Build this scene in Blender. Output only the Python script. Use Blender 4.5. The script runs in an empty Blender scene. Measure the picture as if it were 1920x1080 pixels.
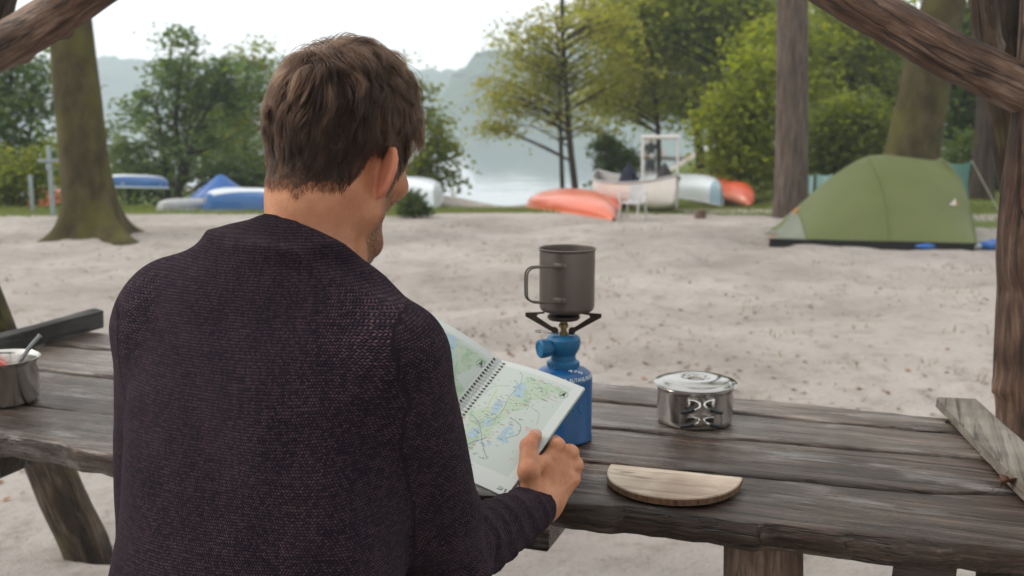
import bpy, bmesh, math, random
import numpy as np
from mathutils import Vector, Matrix

# ------------------------------------------------------------------ camera, sky, sun, exposure
scene = bpy.context.scene
COL = scene.collection
PITCH = math.radians(9.65); CAM_H = 1.33
cam = bpy.data.cameras.new('camera'); cam_o = bpy.data.objects.new('camera', cam); COL.objects.link(cam_o)
cam_o.location = (0, 0, CAM_H); cam_o.rotation_euler = (math.pi/2 - PITCH, 0, 0)
cam.lens = 37.5; cam.sensor_width = 36; cam.clip_start = 0.05; cam.clip_end = 5000
cam.dof.use_dof = True; cam.dof.focus_distance = 1.36; cam.dof.aperture_fstop = 6.6
scene.camera = cam_o

SUN_EL, SUN_AZ = math.radians(38), math.radians(-88)      # azimuth from +Y towards +X
world = bpy.data.worlds.new('World'); scene.world = world; world.use_nodes = True
wn, wl = world.node_tree.nodes, world.node_tree.links
wn.clear()
sky = wn.new('ShaderNodeTexSky'); sky.sky_type = 'NISHITA'; sky.sun_disc = False
sky.sun_elevation = SUN_EL; sky.sun_rotation = SUN_AZ; sky.air_density = 1.0; sky.dust_density = 4.0; sky.ozone_density = 1.0
hsv = wn.new('ShaderNodeHueSaturation'); hsv.inputs['Saturation'].default_value = 0.12
ov = wn.new('ShaderNodeMix'); ov.data_type = 'RGBA'; ov.inputs[0].default_value = 0.80
ov.inputs[7].default_value = (16.4, 16.1, 15.8, 1)                # an even cover of bright cloud over the sky
bg = wn.new('ShaderNodeBackground'); bg.inputs['Strength'].default_value = 0.10
wo = wn.new('ShaderNodeOutputWorld')
wl.new(sky.outputs[0], hsv.inputs['Color']); wl.new(hsv.outputs[0], ov.inputs[6])
wl.new(ov.outputs[2], bg.inputs['Color']); wl.new(bg.outputs[0], wo.inputs['Surface'])

sun = bpy.data.lights.new('sun', 'SUN'); sun.energy = 1.5; sun.angle = math.radians(14); sun.color = (1.0, 0.90, 0.77)
sun_o = bpy.data.objects.new('sun', sun); COL.objects.link(sun_o); sun_o.location = (-8, 4, 12)
sd = Vector((math.sin(SUN_AZ)*math.cos(SUN_EL), math.cos(SUN_AZ)*math.cos(SUN_EL), math.sin(SUN_EL)))
sun_o.rotation_euler = sd.to_track_quat('Z', 'Y').to_euler()

scene.view_settings.view_transform = 'Standard'; scene.view_settings.look = 'None'
scene.view_settings.gamma = 1.0; scene.view_settings.use_curve_mapping = False
scene.view_settings.exposure = 0.08
scene.cycles.use_denoising = True
scene.cycles.max_bounces = 8; scene.cycles.transparent_max_bounces = 8; scene.cycles.volume_bounces = 6
scene.cycles.caustics_reflective = False; scene.cycles.caustics_refractive = False
scene.cycles.sample_clamp_indirect = 8.0

# ------------------------------------------------------------------ helpers
FX = 2000.0
_c, _s = math.cos(PITCH), math.sin(PITCH)
def ray(x, y):
    a = (x-960)/FX; b = (540-y)/FX
    v = np.array([a, _c+b*_s, -_s+b*_c]); return v/v[1]
def at(x, y, Y):                       # a surveyed point: image bearing x,y at ground distance Y
    return np.array([0, 0, CAM_H]) + ray(x, y)*Y
def on(x, y, z):                       # where a bearing meets the level z
    r = ray(x, y); return np.array([0, 0, CAM_H]) + r*((z-CAM_H)/r[2])

RNG = np.random.default_rng(7)

def new_mesh(name, v, f, smooth=True, sharp=None):
    me = bpy.data.meshes.new(name)
    v = np.asarray(v, dtype=np.float32).reshape(-1, 3)
    if isinstance(f, np.ndarray) and f.ndim == 2:
        k = f.shape[1]; n = len(f)
        me.vertices.add(len(v)); me.vertices.foreach_set('co', v.ravel())
        me.loops.add(n*k); me.loops.foreach_set('vertex_index', np.ascontiguousarray(f, dtype=np.int32).ravel())
        me.polygons.add(n); me.polygons.foreach_set('loop_start', np.arange(0, n*k, k, dtype=np.int32))
        me.update(calc_edges=True)
    else:
        me.from_pydata(v.tolist(), [], [list(map(int, q)) for q in f]); me.update()
    if smooth:
        me.polygons.foreach_set('use_smooth', np.ones(len(me.polygons), dtype=bool))
        if sharp is not None:
            me.set_sharp_from_angle(angle=math.radians(sharp))
    return me

def link(name, me, mat=None, parent=None, loc=None, rot=None):
    o = bpy.data.objects.new(name, me); COL.objects.link(o)
    if mat is not None and me is not None and len(me.materials) == 0: me.materials.append(mat)
    if parent is not None: o.parent = parent
    if loc is not None: o.location = loc
    if rot is not None: o.rotation_euler = rot
    return o

def tag(o, label=None, cat=None, group=None, kind=None):
    if label: o['label'] = label
    if cat: o['category'] = cat
    if group: o['group'] = group
    if kind: o['kind'] = kind
    return o

def thing(name, label, cat, loc=(0, 0, 0), rz=0.0, group=None):
    o = bpy.data.objects.new(name, None); COL.objects.link(o)
    o.location = tuple(float(x) for x in loc); o.rotation_euler = (0, 0, rz); o.empty_display_size = 0.1
    return tag(o, label, cat, group)

class MB:
    """collects shapes into one mesh"""
    def __init__(s): s.v = []; s.f = []
    def add(s, v, f):
        o = len(s.v); s.v += [tuple(map(float, p)) for p in v]; s.f += [[o+int(i) for i in q] for q in f]; return s
    def box(s, lo, hi, bev=0.0, M=None):
        lo = np.array(lo, float); hi = np.array(hi, float)
        bm = bmesh.new(); bmesh.ops.create_cube(bm, size=1.0)
        for v in bm.verts:
            p = (np.array(v.co)+.5)*(hi-lo)+lo; v.co = p
        if bev > 0: bmesh.ops.bevel(bm, geom=bm.edges[:], offset=bev, segments=2, affect='EDGES', profile=.5)
        if M is not None: bm.transform(M)
        bm.verts.index_update(); vs = [tuple(v.co) for v in bm.verts]; fs = [[v.index for v in f.verts] for f in bm.faces]
        bm.free(); return s.add(vs, fs)
    def tube(s, path, r, n=10, cap=True, twist=0.0, flat=None, jitter=0.0, rng=None, up=None):
        P = np.array(path, float); m = len(P); r = np.ones(m)*r if np.isscalar(r) else np.array(r, float)
        T = np.gradient(P, axis=0); T /= np.linalg.norm(T, axis=1, keepdims=True)+1e-12
        ref = np.array(up, float) if up is not None else (np.array([0, 0, 1.]) if abs(T[0, 2]) < .9 else np.array([1., 0, 0]))
        N = ref - T[0]*(ref@T[0]); N /= np.linalg.norm(N)
        vs = []; ang = np.arange(n)/n*2*math.pi
        for i in range(m):
            N = N - T[i]*(N@T[i]); N /= np.linalg.norm(N); B = np.cross(T[i], N)
            fx, fy = (1, 1) if flat is None else flat
            for a in ang+twist*i:
                rr = r[i]*(1+(rng.normal()*jitter if rng is not None else 0))
                vs.append(P[i]+rr*(math.cos(a)*N*fx+math.sin(a)*B*fy))
        fs = [[i*n+j, i*n+(j+1) % n, (i+1)*n+(j+1) % n, (i+1)*n+j] for i in range(m-1) for j in range(n)]
        if cap: fs += [list(range(n))[::-1], [(m-1)*n+j for j in range(n)]]
        return s.add(vs, fs)
    def lathe(s, prof, n=48, c=(0, 0, 0), close=True):
        vs = []; fs = []; m = len(prof)
        for i in range(n):
            a = 2*math.pi*i/n
            for (r, z) in prof: vs.append((c[0]+r*math.cos(a), c[1]+r*math.sin(a), c[2]+z))
        for i in range(n):
            for j in range(m-1):
                k = (i+1) % n
                q = [i*m+j, k*m+j, k*m+j+1, i*m+j+1]
                if prof[j][0] < 1e-6: q = [i*m+j, k*m+j+1, i*m+j+1]
                elif prof[j+1][0] < 1e-6: q = [i*m+j, k*m+j, i*m+j+1]
                fs.append(q)
        return s.add(vs, fs)
    def prism(s, poly, z0, z1, M=None):
        n = len(poly); vs = [(p[0], p[1], z0) for p in poly]+[(p[0], p[1], z1) for p in poly]
        if M is not None: vs = [tuple(M @ Vector(p)) for p in vs]
        fs = [list(range(n))[::-1], list(range(n, 2*n))]+[[i, (i+1) % n, n+(i+1) % n, n+i] for i in range(n)]
        return s.add(vs, fs)
    def grid(s, V):                      # V[i][j] -> xyz
        V = np.asarray(V, float); a, b = V.shape[:2]
        fs = [[i*b+j, i*b+j+1, (i+1)*b+j+1, (i+1)*b+j] for i in range(a-1) for j in range(b-1)]
        return s.add(V.reshape(-1, 3), fs)
    def mesh(s, name, smooth=True, sharp=40): return new_mesh(name, s.v, s.f, smooth, sharp)
    def build(s, name, mat, parent=None, smooth=True, sharp=40, loc=None, rot=None):
        return link(name, s.mesh(name, smooth, sharp), mat, parent, loc, rot)

def smooth_path(pts, n=8, closed=False):
    P = [np.array(p, float) for p in pts]; out = []
    m = len(P)
    for i in range(m-1 if not closed else m):
        p0 = P[i-1] if (i > 0 or closed) else P[i]; p1 = P[i]; p2 = P[(i+1) % m]; p3 = P[(i+2) % m] if (i+2 < m or closed) else P[(i+1) % m]
        for k in range(n):
            t = k/n
            out.append(.5*((2*p1)+(-p0+p2)*t+(2*p0-5*p1+4*p2-p3)*t*t+(-p0+3*p1-3*p2+p3)*t**3))
    if not closed: out.append(P[-1])
    return np.array(out)

def vnoise(p, seed=0):                   # smooth value noise, vectorised, about -1..1
    p = np.asarray(p, float); i = np.floor(p).astype(np.int64); f = p-i; f = f*f*(3-2*f)
    def h(a): 
        n = (a[..., 0]*374761393+a[..., 1]*668265263+a[..., 2]*2147483647+seed*1274126177) & 0xffffffff
        n = ((n ^ (n >> 13))*1274126177) & 0xffffffff; n = n ^ (n >> 16)
        return (n & 0xffff)/32767.5-1
    r = 0
    for dx in (0, 1):
        for dy in (0, 1):
            for dz in (0, 1):
                w = (f[..., 0] if dx else 1-f[..., 0])*(f[..., 1] if dy else 1-f[..., 1])*(f[..., 2] if dz else 1-f[..., 2])
                r = r+w*h(i+np.array([dx, dy, dz]))
    return r
def fbm(p, o=4, seed=0):
    r = 0; a = 1; p = np.asarray(p, float)
    for k in range(o): r = r+a*vnoise(p, seed+k*17); p = p*2.03; a *= .5
    return r/1.8

# ------------------------------------------------------------------ materials
def nodes(name):
    m = bpy.data.materials.new(name); m.use_nodes = True; nt = m.node_tree
    return m, nt, nt.nodes['Principled BSDF']
def ramp(nt, fac, stops):
    r = nt.nodes.new('ShaderNodeValToRGB'); e = r.color_ramp.elements
    while len(e) < len(stops): e.new(.5)
    for k, (p, c) in enumerate(stops): e[k].position = p; e[k].color = (*c, 1) if len(c) == 3 else c
    nt.links.new(fac, r.inputs[0]); return r.outputs[0]
def tex(nt, kind, vec=None, **kw):
    t = nt.nodes.new(kind)
    for k, v in kw.items():
        if k in t.inputs: t.inputs[k].default_value = v
        else: setattr(t, k, v)
    if vec is not None: nt.links.new(vec, t.inputs['Vector'])
    return t
def coords(nt, kind='Object', scale=(1, 1, 1), rot=(0, 0, 0), attr=None):
    if attr:
        c = nt.nodes.new('ShaderNodeAttribute'); c.attribute_name = attr; out = c.outputs['Vector']
    elif kind == 'World':
        c = nt.nodes.new('ShaderNodeNewGeometry'); out = c.outputs['Position']
    else:
        c = nt.nodes.new('ShaderNodeTexCoord'); out = c.outputs[kind]
    mp = nt.nodes.new('ShaderNodeMapping'); mp.inputs['Scale'].default_value = scale; mp.inputs['Rotation'].default_value = rot
    nt.links.new(out, mp.inputs['Vector']); return mp.outputs[0]
def bump(nt, b, height, strength=.4, dist=.01, prev=None):
    n = nt.nodes.new('ShaderNodeBump'); n.inputs['Strength'].default_value = strength; n.inputs['Distance'].default_value = dist
    nt.links.new(height, n.inputs['Height'])
    if prev is not None: nt.links.new(prev, n.inputs['Normal'])
    if b is not None: nt.links.new(n.outputs[0], b.inputs['Normal'])
    return n.outputs[0]
def mixc(nt, fac, a, b, mode='MIX'):
    n = nt.nodes.new('ShaderNodeMix'); n.data_type = 'RGBA'; n.blend_type = mode
    for sock, val in ((n.inputs[0], fac), (n.inputs[6], a), (n.inputs[7], b)):
        if hasattr(val, 'is_linked') or isinstance(val, bpy.types.NodeSocket): nt.links.new(val, sock)
        elif isinstance(val, (int, float)): sock.default_value = val
        else: sock.default_value = (*val, 1)
    return n.outputs[2]
def mathn(nt, op, a, b=0.0, clamp=False):
    n = nt.nodes.new('ShaderNodeMath'); n.operation = op; n.use_clamp = clamp
    for sock, val in ((n.inputs[0], a), (n.inputs[1], b)):
        if isinstance(val, bpy.types.NodeSocket): nt.links.new(val, sock)
        else: sock.default_value = val
    return n.outputs[0]

def simple(name, c1, c2=None, scale=8, rough=.6, metal=0, bmp=0, bscale=40, bdist=.003, rough2=None, spec=.5, coat=0, stretch=(1, 1, 1)):
    """paint / plastic / metal with a little unevenness"""
    m, nt, b = nodes(name)
    b.inputs['Metallic'].default_value = metal; b.inputs['Specular IOR Level'].default_value = spec
    b.inputs['Coat Weight'].default_value = coat
    v = coords(nt, 'Object', stretch)
    n = tex(nt, 'ShaderNodeTexNoise', v, Scale=scale, Detail=5, Roughness=.6)
    c2 = c2 or tuple(x*.8 for x in c1)
    nt.links.new(ramp(nt, n.outputs['Fac'], [(.3, c1), (.7, c2)]), b.inputs['Base Color'])
    r2 = rough2 if rough2 is not None else min(1, rough+.12)
    nt.links.new(ramp(nt, n.outputs['Fac'], [(.3, (rough,)*3), (.7, (r2,)*3)]), b.inputs['Roughness'])
    if bmp:
        n2 = tex(nt, 'ShaderNodeTexNoise', v, Scale=bscale, Detail=4)
        bump(nt, b, n2.outputs['Fac'], bmp, bdist)
    return m

def wood(name, dark, mid, light, rot=0.0, along='x', gscale=1.0, rough=.55, rough2=.8, bdist=.004, moss=0.0, kind='Object', spec=.5, crack=.8, worn=None, lz=1.0, tone=0.0):
    """weathered timber: broad figure, fine grain, drying cracks, worn patches"""
    m, nt, b = nodes(name)
    def st(s, l=1.2):
        l *= lz
        sc = {'x': (l, s, s), 'y': (s, l, s), 'z': (s, s, l)}[along]; return tuple(x*gscale for x in sc)
    v0 = coords(nt, kind, (1, 1, 1), (0, 0, rot)) if kind != 'attr' else coords(nt, attr='grain')
    def mp(sc):
        q = nt.nodes.new('ShaderNodeMapping'); q.inputs['Scale'].default_value = sc; nt.links.new(v0, q.inputs['Vector']); return q.outputs[0]
    g = tex(nt, 'ShaderNodeTexNoise', mp(st(18)), Scale=1.6, Detail=8, Roughness=.7, Distortion=.9)
    g2 = tex(nt, 'ShaderNodeTexNoise', mp(st(85, 2.6)), Scale=1.5, Detail=5, Roughness=.7, Distortion=.3)
    ck = tex(nt, 'ShaderNodeTexNoise', mp(st(34, .9)), Scale=1.3, Detail=3, Roughness=.5, Distortion=.5)
    big = tex(nt, 'ShaderNodeTexNoise', v0, Scale=3.5, Detail=5, Roughness=.6)
    f = mathn(nt, 'ADD', mathn(nt, 'MULTIPLY', g.outputs['Fac'], .5), mathn(nt, 'MULTIPLY', g2.outputs['Fac'], .5))
    col = ramp(nt, f, [(.38, dark), (.5, mid), (.63, light)])
    col2 = mixc(nt, ramp(nt, big.outputs['Fac'], [(.38, (0, 0, 0)), (.62, (1, 1, 1))]), col, mixc(nt, 1.0, col, (.50, .45, .42), 'MULTIPLY'))
    if tone:
        tn = tex(nt, 'ShaderNodeTexNoise', mp(st(3.2, 1.5)), Scale=1.0, Detail=4, Roughness=.6)
        col2 = mixc(nt, 1.0, col2, ramp(nt, tn.outputs['Fac'], [(.32, (1-tone,)*3), (.68, (1+tone,)*3)]), 'MULTIPLY')
    if worn:
        wn_ = tex(nt, 'ShaderNodeTexNoise', mp(st(7, 2.2)), Scale=1.7, Detail=7, Roughness=.7)
        col2 = mixc(nt, ramp(nt, wn_.outputs['Fac'], [(.56, (0, 0, 0)), (.70, (.75, .75, .75))]), col2, worn)
    if moss:
        ms = tex(nt, 'ShaderNodeTexNoise', v0, Scale=5, Detail=6)
        col2 = mixc(nt, ramp(nt, ms.outputs['Fac'], [(.62-moss*.3, (0, 0, 0)), (.8-moss*.2, (1, 1, 1))]), col2, (.10, .095, .02))
    lines = ramp(nt, ck.outputs['Fac'], [(.478, (0, 0, 0)), (.493, (1, 1, 1)), (.507, (1, 1, 1)), (.522, (0, 0, 0))])
    gate = mathn(nt, 'MULTIPLY', lines, ramp(nt, big.outputs['Fac'], [(.36, (0, 0, 0)), (.50, (crack,)*3)]))
    col2 = mixc(nt, gate, col2, tuple(x*.25 for x in dark))
    nt.links.new(col2, b.inputs['Base Color'])
    rr = mathn(nt, 'ADD', ramp(nt, big.outputs['Fac'], [(.35, (rough,)*3), (.65, (rough2,)*3)]), mathn(nt, 'MULTIPLY', mathn(nt, 'SUBTRACT', g2.outputs['Fac'], .5), .5))
    nt.links.new(rr, b.inputs['Roughness'])
    b.inputs['Specular IOR Level'].default_value = spec
    hgt = mathn(nt, 'SUBTRACT', f, mathn(nt, 'MULTIPLY', gate, .5))
    bump(nt, b, hgt, .9, bdist)
    return m

def leaf_mat(name, c1, c2, c3, trans=.45):
    m = bpy.data.materials.new(name); m.use_nodes = True; nt = m.node_tree; nt.nodes.clear()
    geo = nt.nodes.new('ShaderNodeNewGeometry')
    col = ramp(nt, geo.outputs['Random Per Island'], [(0, c1), (.5, c2), (1, c3)])
    v = coords(nt, 'World', (1, 1, 1)); n = tex(nt, 'ShaderNodeTexNoise', v, Scale=.9, Detail=2)
    col = mixc(nt, ramp(nt, n.outputs['Fac'], [(.35, (0, 0, 0)), (.65, (.6, .6, .6))]), col, c3)
    d = nt.nodes.new('ShaderNodeBsdfPrincipled'); d.inputs['Roughness'].default_value = .55; d.inputs['Specular IOR Level'].default_value = .35
    t = nt.nodes.new('ShaderNodeBsdfTranslucent')
    tc = mixc(nt, 1.0, col, (1.5, 1.35, .7), 'MULTIPLY')
    nt.links.new(col, d.inputs['Base Color']); nt.links.new(tc, t.inputs['Color'])
    mx = nt.nodes.new('ShaderNodeMixShader'); mx.inputs[0].default_value = trans
    o = nt.nodes.new('ShaderNodeOutputMaterial')
    nt.links.new(d.outputs[0], mx.inputs[1]); nt.links.new(t.outputs[0], mx.inputs[2]); nt.links.new(mx.outputs[0], o.inputs[0])
    return m
# ------------------------------------------------------------------ the setting: sand, shore, lake, far hills
WATER_Z = -2.0
def ground_z(x, y):
    x = np.asarray(x, float); y = np.asarray(y, float)
    edge = 12.8 + 0.25*np.sin(x*.7) + np.clip(x-4, 0, 6)*1.2
    d = np.clip(y-edge, 0, None)
    soft = np.where(d < 2, d*d/4, d-1)                      # eases over the lip
    z = -.0905*soft
    z = np.where(x > 3.5, z*np.clip(1-(x-3.5)/3.0, 0, 1), z) # the wood on the right stands on level ground
    z = np.where(x < -9, z*np.clip(1-(-x-9)/6, .35, 1), z)
    z = z + .22*np.exp(-(((x-1.15)/.9)**2+((y-21.5)/2.2)**2)) + .28*np.exp(-(((x+1.45)/1.0)**2+((y-19)/2.0)**2))
    return z
def near_relief(x, y):
    p = np.stack([x, y, x*0], -1)
    a = fbm(p*np.array([.55, .8, 1]), 3, 3)*.035
    b = fbm(p*np.array([2.2, 3.2, 1]), 3, 9)*.034
    c = np.minimum(0, vnoise(p*np.array([3.4, 4.6, 1]), 21)+.25)*.06           # footprints
    w = np.clip((14-y)/3, 0, 1)
    return (a+b+c)*w
def sheet(xs, ys, relief=True):
    X, Y = np.meshgrid(xs, ys, indexing='xy')
    Z = ground_z(X, Y)
    if relief: Z = Z+near_relief(X, Y)
    return np.stack([X, Y, Z], -1)
ysA = np.concatenate([np.arange(-4, 1.8, .25), np.arange(1.8, 6, .028), 6+np.cumsum(np.linspace(.03, .14, 100)), ])
ysA = np.concatenate([ysA, np.arange(ysA[-1]+.25, 44, .35), np.array([46, 50, 60, 80, 120, 200, 400, 700, 1200, 2500])])
xsA = np.concatenate([-np.array([1500, 700, 300, 120, 60, 40, 30, 24, 20, 16, 13, 11]), np.linspace(-9.5, -3.2, 55), np.linspace(-3.15, 3.15, 210), np.linspace(3.2, 9.5, 55), np.array([11, 13, 16, 20, 24, 30, 40, 60, 120, 300, 700, 1500])])
G = sheet(xsA, ysA)
far = G[..., 1] > 36.5
G[..., 2] = np.where(far & (np.abs(G[..., 0]) < 1e9), np.maximum(-5.0, G[..., 2]-.12*(G[..., 1]-36.5)), G[..., 2])
G[..., 2] = np.where(far, np.minimum(G[..., 2], WATER_Z-.25-.06*np.clip(G[..., 1]-36.5, 0, 40)), G[..., 2])
gi = np.arange(G.shape[0]*G.shape[1]).reshape(G.shape[:2])
gf = np.stack([gi[:-1, :-1].ravel(), gi[:-1, 1:].ravel(), gi[1:, 1:].ravel(), gi[1:, :-1].ravel()], 1)

def m_ground():
    m, nt, b = nodes('sand_and_turf')
    v = coords(nt, 'World')
    big = tex(nt, 'ShaderNodeTexNoise', v, Scale=.7, Detail=5, Roughness=.6)
    fine = tex(nt, 'ShaderNodeTexNoise', v, Scale=55, Detail=6, Roughness=.7)
    mid = tex(nt, 'ShaderNodeTexNoise', v, Scale=6.5, Detail=6, Roughness=.65)
    sand = ramp(nt, big.outputs['Fac'], [(.32, (.285, .256, .235)), (.68, (.455, .418, .392))])
    sand = mixc(nt, ramp(nt, mid.outputs['Fac'], [(.52, (0, 0, 0)), (.72, (.6, .6, .6))]), sand, (.20, .165, .138))
    sand = mixc(nt, ramp(nt, fine.outputs['Fac'], [(.55, (0, 0, 0)), (.75, (.6, .6, .6))]), sand, (.15, .125, .105))
    # crumbs of bark and humus
    vo = tex(nt, 'ShaderNodeTexVoronoi', v, Scale=14); 
    sand = mixc(nt, ramp(nt, vo.outputs['Distance'], [(.03, (.7, .7, .7)), (.07, (0, 0, 0))]), sand, (.115, .085, .06))
    grassc = ramp(nt, mid.outputs['Fac'], [(.35, (.075, .115, .03)), (.7, (.16, .19, .055))])
    a = nt.nodes.new('ShaderNodeAttribute'); a.attribute_name = 'turf'
    f = mathn(nt, 'ADD', a.outputs['Fac'], mathn(nt, 'MULTIPLY', mathn(nt, 'SUBTRACT', mid.outputs['Fac'], .5), 1.6))
    f = ramp(nt, f, [(.42, (0, 0, 0)), (.62, (1, 1, 1))])
    nt.links.new(mixc(nt, f, sand, grassc), b.inputs['Base Color'])
    b.inputs['Roughness'].default_value = .95; b.inputs['Specular IOR Level'].default_value = .15
    n1 = bump(nt, None, mid.outputs['Fac'], .9, .045)
    bump(nt, b, fine.outputs['Fac'], .8, .010, n1)
    return m
def turf_mask(x, y):
    """1 where turf grows"""
    t = np.clip((y-(13.0+.2*np.sin(x*1.3)))/.7, 0, 1)
    t = np.where((x > -1.4) & (x < .9), np.clip((y-13.3)/.8, 0, 1)*np.where(y > 15.5, np.clip(1-(y-15.5)/2.5, 0, 1), 1), t)   # sandy landing
    t = np.where((x > 2.2) & (x < 4.0) & (y > 13.5) & (y < 15), .45*t, t)
    t = np.where((x > 5.0) & (y > 11.6), np.clip((y-11.6)/.6, 0, 1)*np.where((y > 12.6) & (y < 13.4), .35, 1), t)
    t = np.where(y > 34.5, t*np.clip(1-(y-34.5)/1.5, 0, 1), t)
    return t
MG = m_ground()
me = new_mesh('ground', G.reshape(-1, 3), gf)
at_ = me.attributes.new('turf', 'FLOAT', 'POINT'); at_.data.foreach_set('value', turf_mask(G[..., 0], G[..., 1]).astype(np.float32).ravel())
ground = tag(link('ground', me, MG), kind='structure')

def m_water():
    m, nt, b = nodes('lake_water')
    b.inputs['Base Color'].default_value = (.26, .31, .33, 1); b.inputs['Metallic'].default_value = .08; b.inputs['Roughness'].default_value = .03
    b.inputs['IOR'].default_value = 1.33; b.inputs['Specular IOR Level'].default_value = .5
    v = coords(nt, 'World', (.5, 1.2, 1)); n = tex(nt, 'ShaderNodeTexNoise', v, Scale=.8, Detail=4)
    bump(nt, b, n.outputs['Fac'], .035, .3)
    return m
wys = np.array([30, 36, 40, 50, 70, 110, 200, 330, 560.]); wxs = np.array([-900, -400, -150, -60, -20, 0, 20, 60, 150, 400, 900.])
W = np.stack(np.meshgrid(wxs, wys, indexing='xy')+[np.full((len(wys), len(wxs)), WATER_Z)], -1)
wi = np.arange(W.shape[0]*W.shape[1]).reshape(W.shape[:2])
link('lake', new_mesh('lake', W.reshape(-1, 3), np.stack([wi[:-1, :-1].ravel(), wi[:-1, 1:].ravel(), wi[1:, 1:].ravel(), wi[1:, :-1].ravel()], 1)), m_water())
tag(bpy.data.objects['lake'], kind='structure')

# far shore: hills clothed in woods
def hills(name, y0, prof, depth, seed, col1, col2):
    xs = np.arange(-1150, 1150, 3.6); ts = np.linspace(0, 1, 44)
    top = np.interp(xs, [p[0] for p in prof], [p[1] for p in prof])
    X, T = np.meshgrid(xs, ts, indexing='ij')
    Yy = y0+T*depth
    hgt = np.sin(np.clip(T*1.35, 0, 1)*math.pi/2)**.62
    crowns = np.abs(vnoise(np.stack([X/11, Yy/11, X*0], -1), seed))*4.5+np.abs(vnoise(np.stack([X/5, Yy/5, X*0], -1), seed+3))*2.6
    Z = WATER_Z-.3+hgt*(top[:, None]-WATER_Z)+crowns*np.clip(T*9, 0, 1)
    V = np.stack([X, Yy+vnoise(np.stack([X/9, T*30, X*0], -1), seed+5)*3*(T > .01), Z], -1)
    n = np.arange(V.shape[0]*V.shape[1]).reshape(V.shape[:2])
    f = np.stack([n[:-1, :-1].ravel(), n[1:, :-1].ravel(), n[1:, 1:].ravel(), n[:-1, 1:].ravel()], 1)
    m = simple('far_wood_'+name, col1, col2, .12, .9, spec=.1)
    return tag(link(name, new_mesh(name, V.reshape(-1, 3), f), m), kind='structure')
hills('hills', 470, [(-1150, 20), (-520, 24), (-200, 22), (-120, 21), (-60, 18), (0, 16), (60, 22), (200, 30), (520, 34), (1150, 30)], 130, 5, (.035, .06, .03), (.06, .085, .035))
hills('wooded_headland', 330, [(-1150, -14), (-40, -14), (-26, -6), (-20, 10), (-13, 17), (0, 19), (20, 21), (60, 24), (200, 28), (1150, 24)], 90, 15, (.03, .06, .028), (.06, .09, .03))
# ------------------------------------------------------------------ picnic table and its log shelter
TZ = 0.73
T_ANG = math.radians(-20)
M_PLANK = wood('weathered_plank', (.015, .007, .003), (.062, .036, .022), (.20, .158, .132), rot=math.radians(20), along='x', gscale=1.0, rough=.14, rough2=.46, bdist=.005, kind='World', worn=(.25, .24, .24), tone=.55)
M_PLANK2 = wood('weathered_plank_sheen_grey', (.036, .022, .015), (.145, .112, .092), (.34, .30, .275), rot=math.radians(20), along='x', gscale=1.1, rough=.20, rough2=.42, bdist=.003, kind='World', worn=(.32, .31, .31), tone=.45)  # grey boards, tone also lightened to paint in the grazing sky sheen
M_CLEAT = wood('silvered_board', (.14, .125, .105), (.23, .21, .18), (.33, .305, .265), rot=math.radians(20), along='y', gscale=.9, rough=.7, rough2=.9, kind='World', bdist=.002)
M_CLEAT2 = wood('dark_silvered_board', (.03, .032, .032), (.065, .066, .066), (.12, .12, .115), rot=math.radians(20), along='y', gscale=.9, rough=.7, rough2=.9, kind='World', bdist=.003)
M_LOG = wood('peeled_log', (.036, .017, .010), (.15, .085, .054), (.36, .26, .195), lz=3.5, tone=.4, along='z', gscale=.6, rough=.55, rough2=.8, kind='attr', bdist=.006)
M_LOGDARK = wood('rough_dark_log', (.016, .008, .005), (.075, .040, .025), (.20, .13, .09), lz=3.0, tone=.6, along='z', gscale=.6, rough=.7, rough2=.9, kind='attr', bdist=.010)
M_LOGMOSS = wood('mossy_log', (.016, .011, .007), (.058, .040, .025), (.17, .13, .098), lz=3.5, tone=.5, along='z', gscale=.5, rough=.8, rough2=.95, moss=.38, kind='attr', bdist=.006)

table = thing('picnic_table', 'rough dark plank picnic table with live-edge boards, the man leaning at it', 'table', (-.1, 2.0, 0))
TO = np.array([-.1, 2.0, 0])
def pline(pts): return np.array([on(x, y, TZ)[:2] for x, y in pts])
E0 = pline([(-190, 587), (165, 622), (600, 664), (1110, 714), (1230, 726), (1380, 744), (1560, 761), (1795, 787), (1860, 794)])
G1 = pline([(-190, 622), (85, 646), (200, 656), (1110, 749), (1224, 760), (1373, 773), (1561, 792), (1797, 812), (1870, 818)])
G2 = pline([(-190, 662), (70, 692), (190, 704), (1110, 799), (1233, 811), (1386, 822), (1517, 835), (1824, 859), (1900, 866)])
G3 = pline([(-190, 728), (0, 752), (190, 776), (700, 828), (1150, 869), (1386, 890), (1500, 898), (1627, 912), (1736, 921), (1867, 924), (1990, 930)])
E4 = pline([(-190, 792), (0, 815), (90, 824), (130, 834), (190, 851), (600, 900), (1080, 943), (1176, 948), (1364, 971), (1504, 983), (1649, 999), (1911, 1026), (2060, 1040)])
def resample(pl, xs): return np.stack([np.interp(xs, pl[:, 0], pl[:, 1])], -1)[:, 0]
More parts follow.
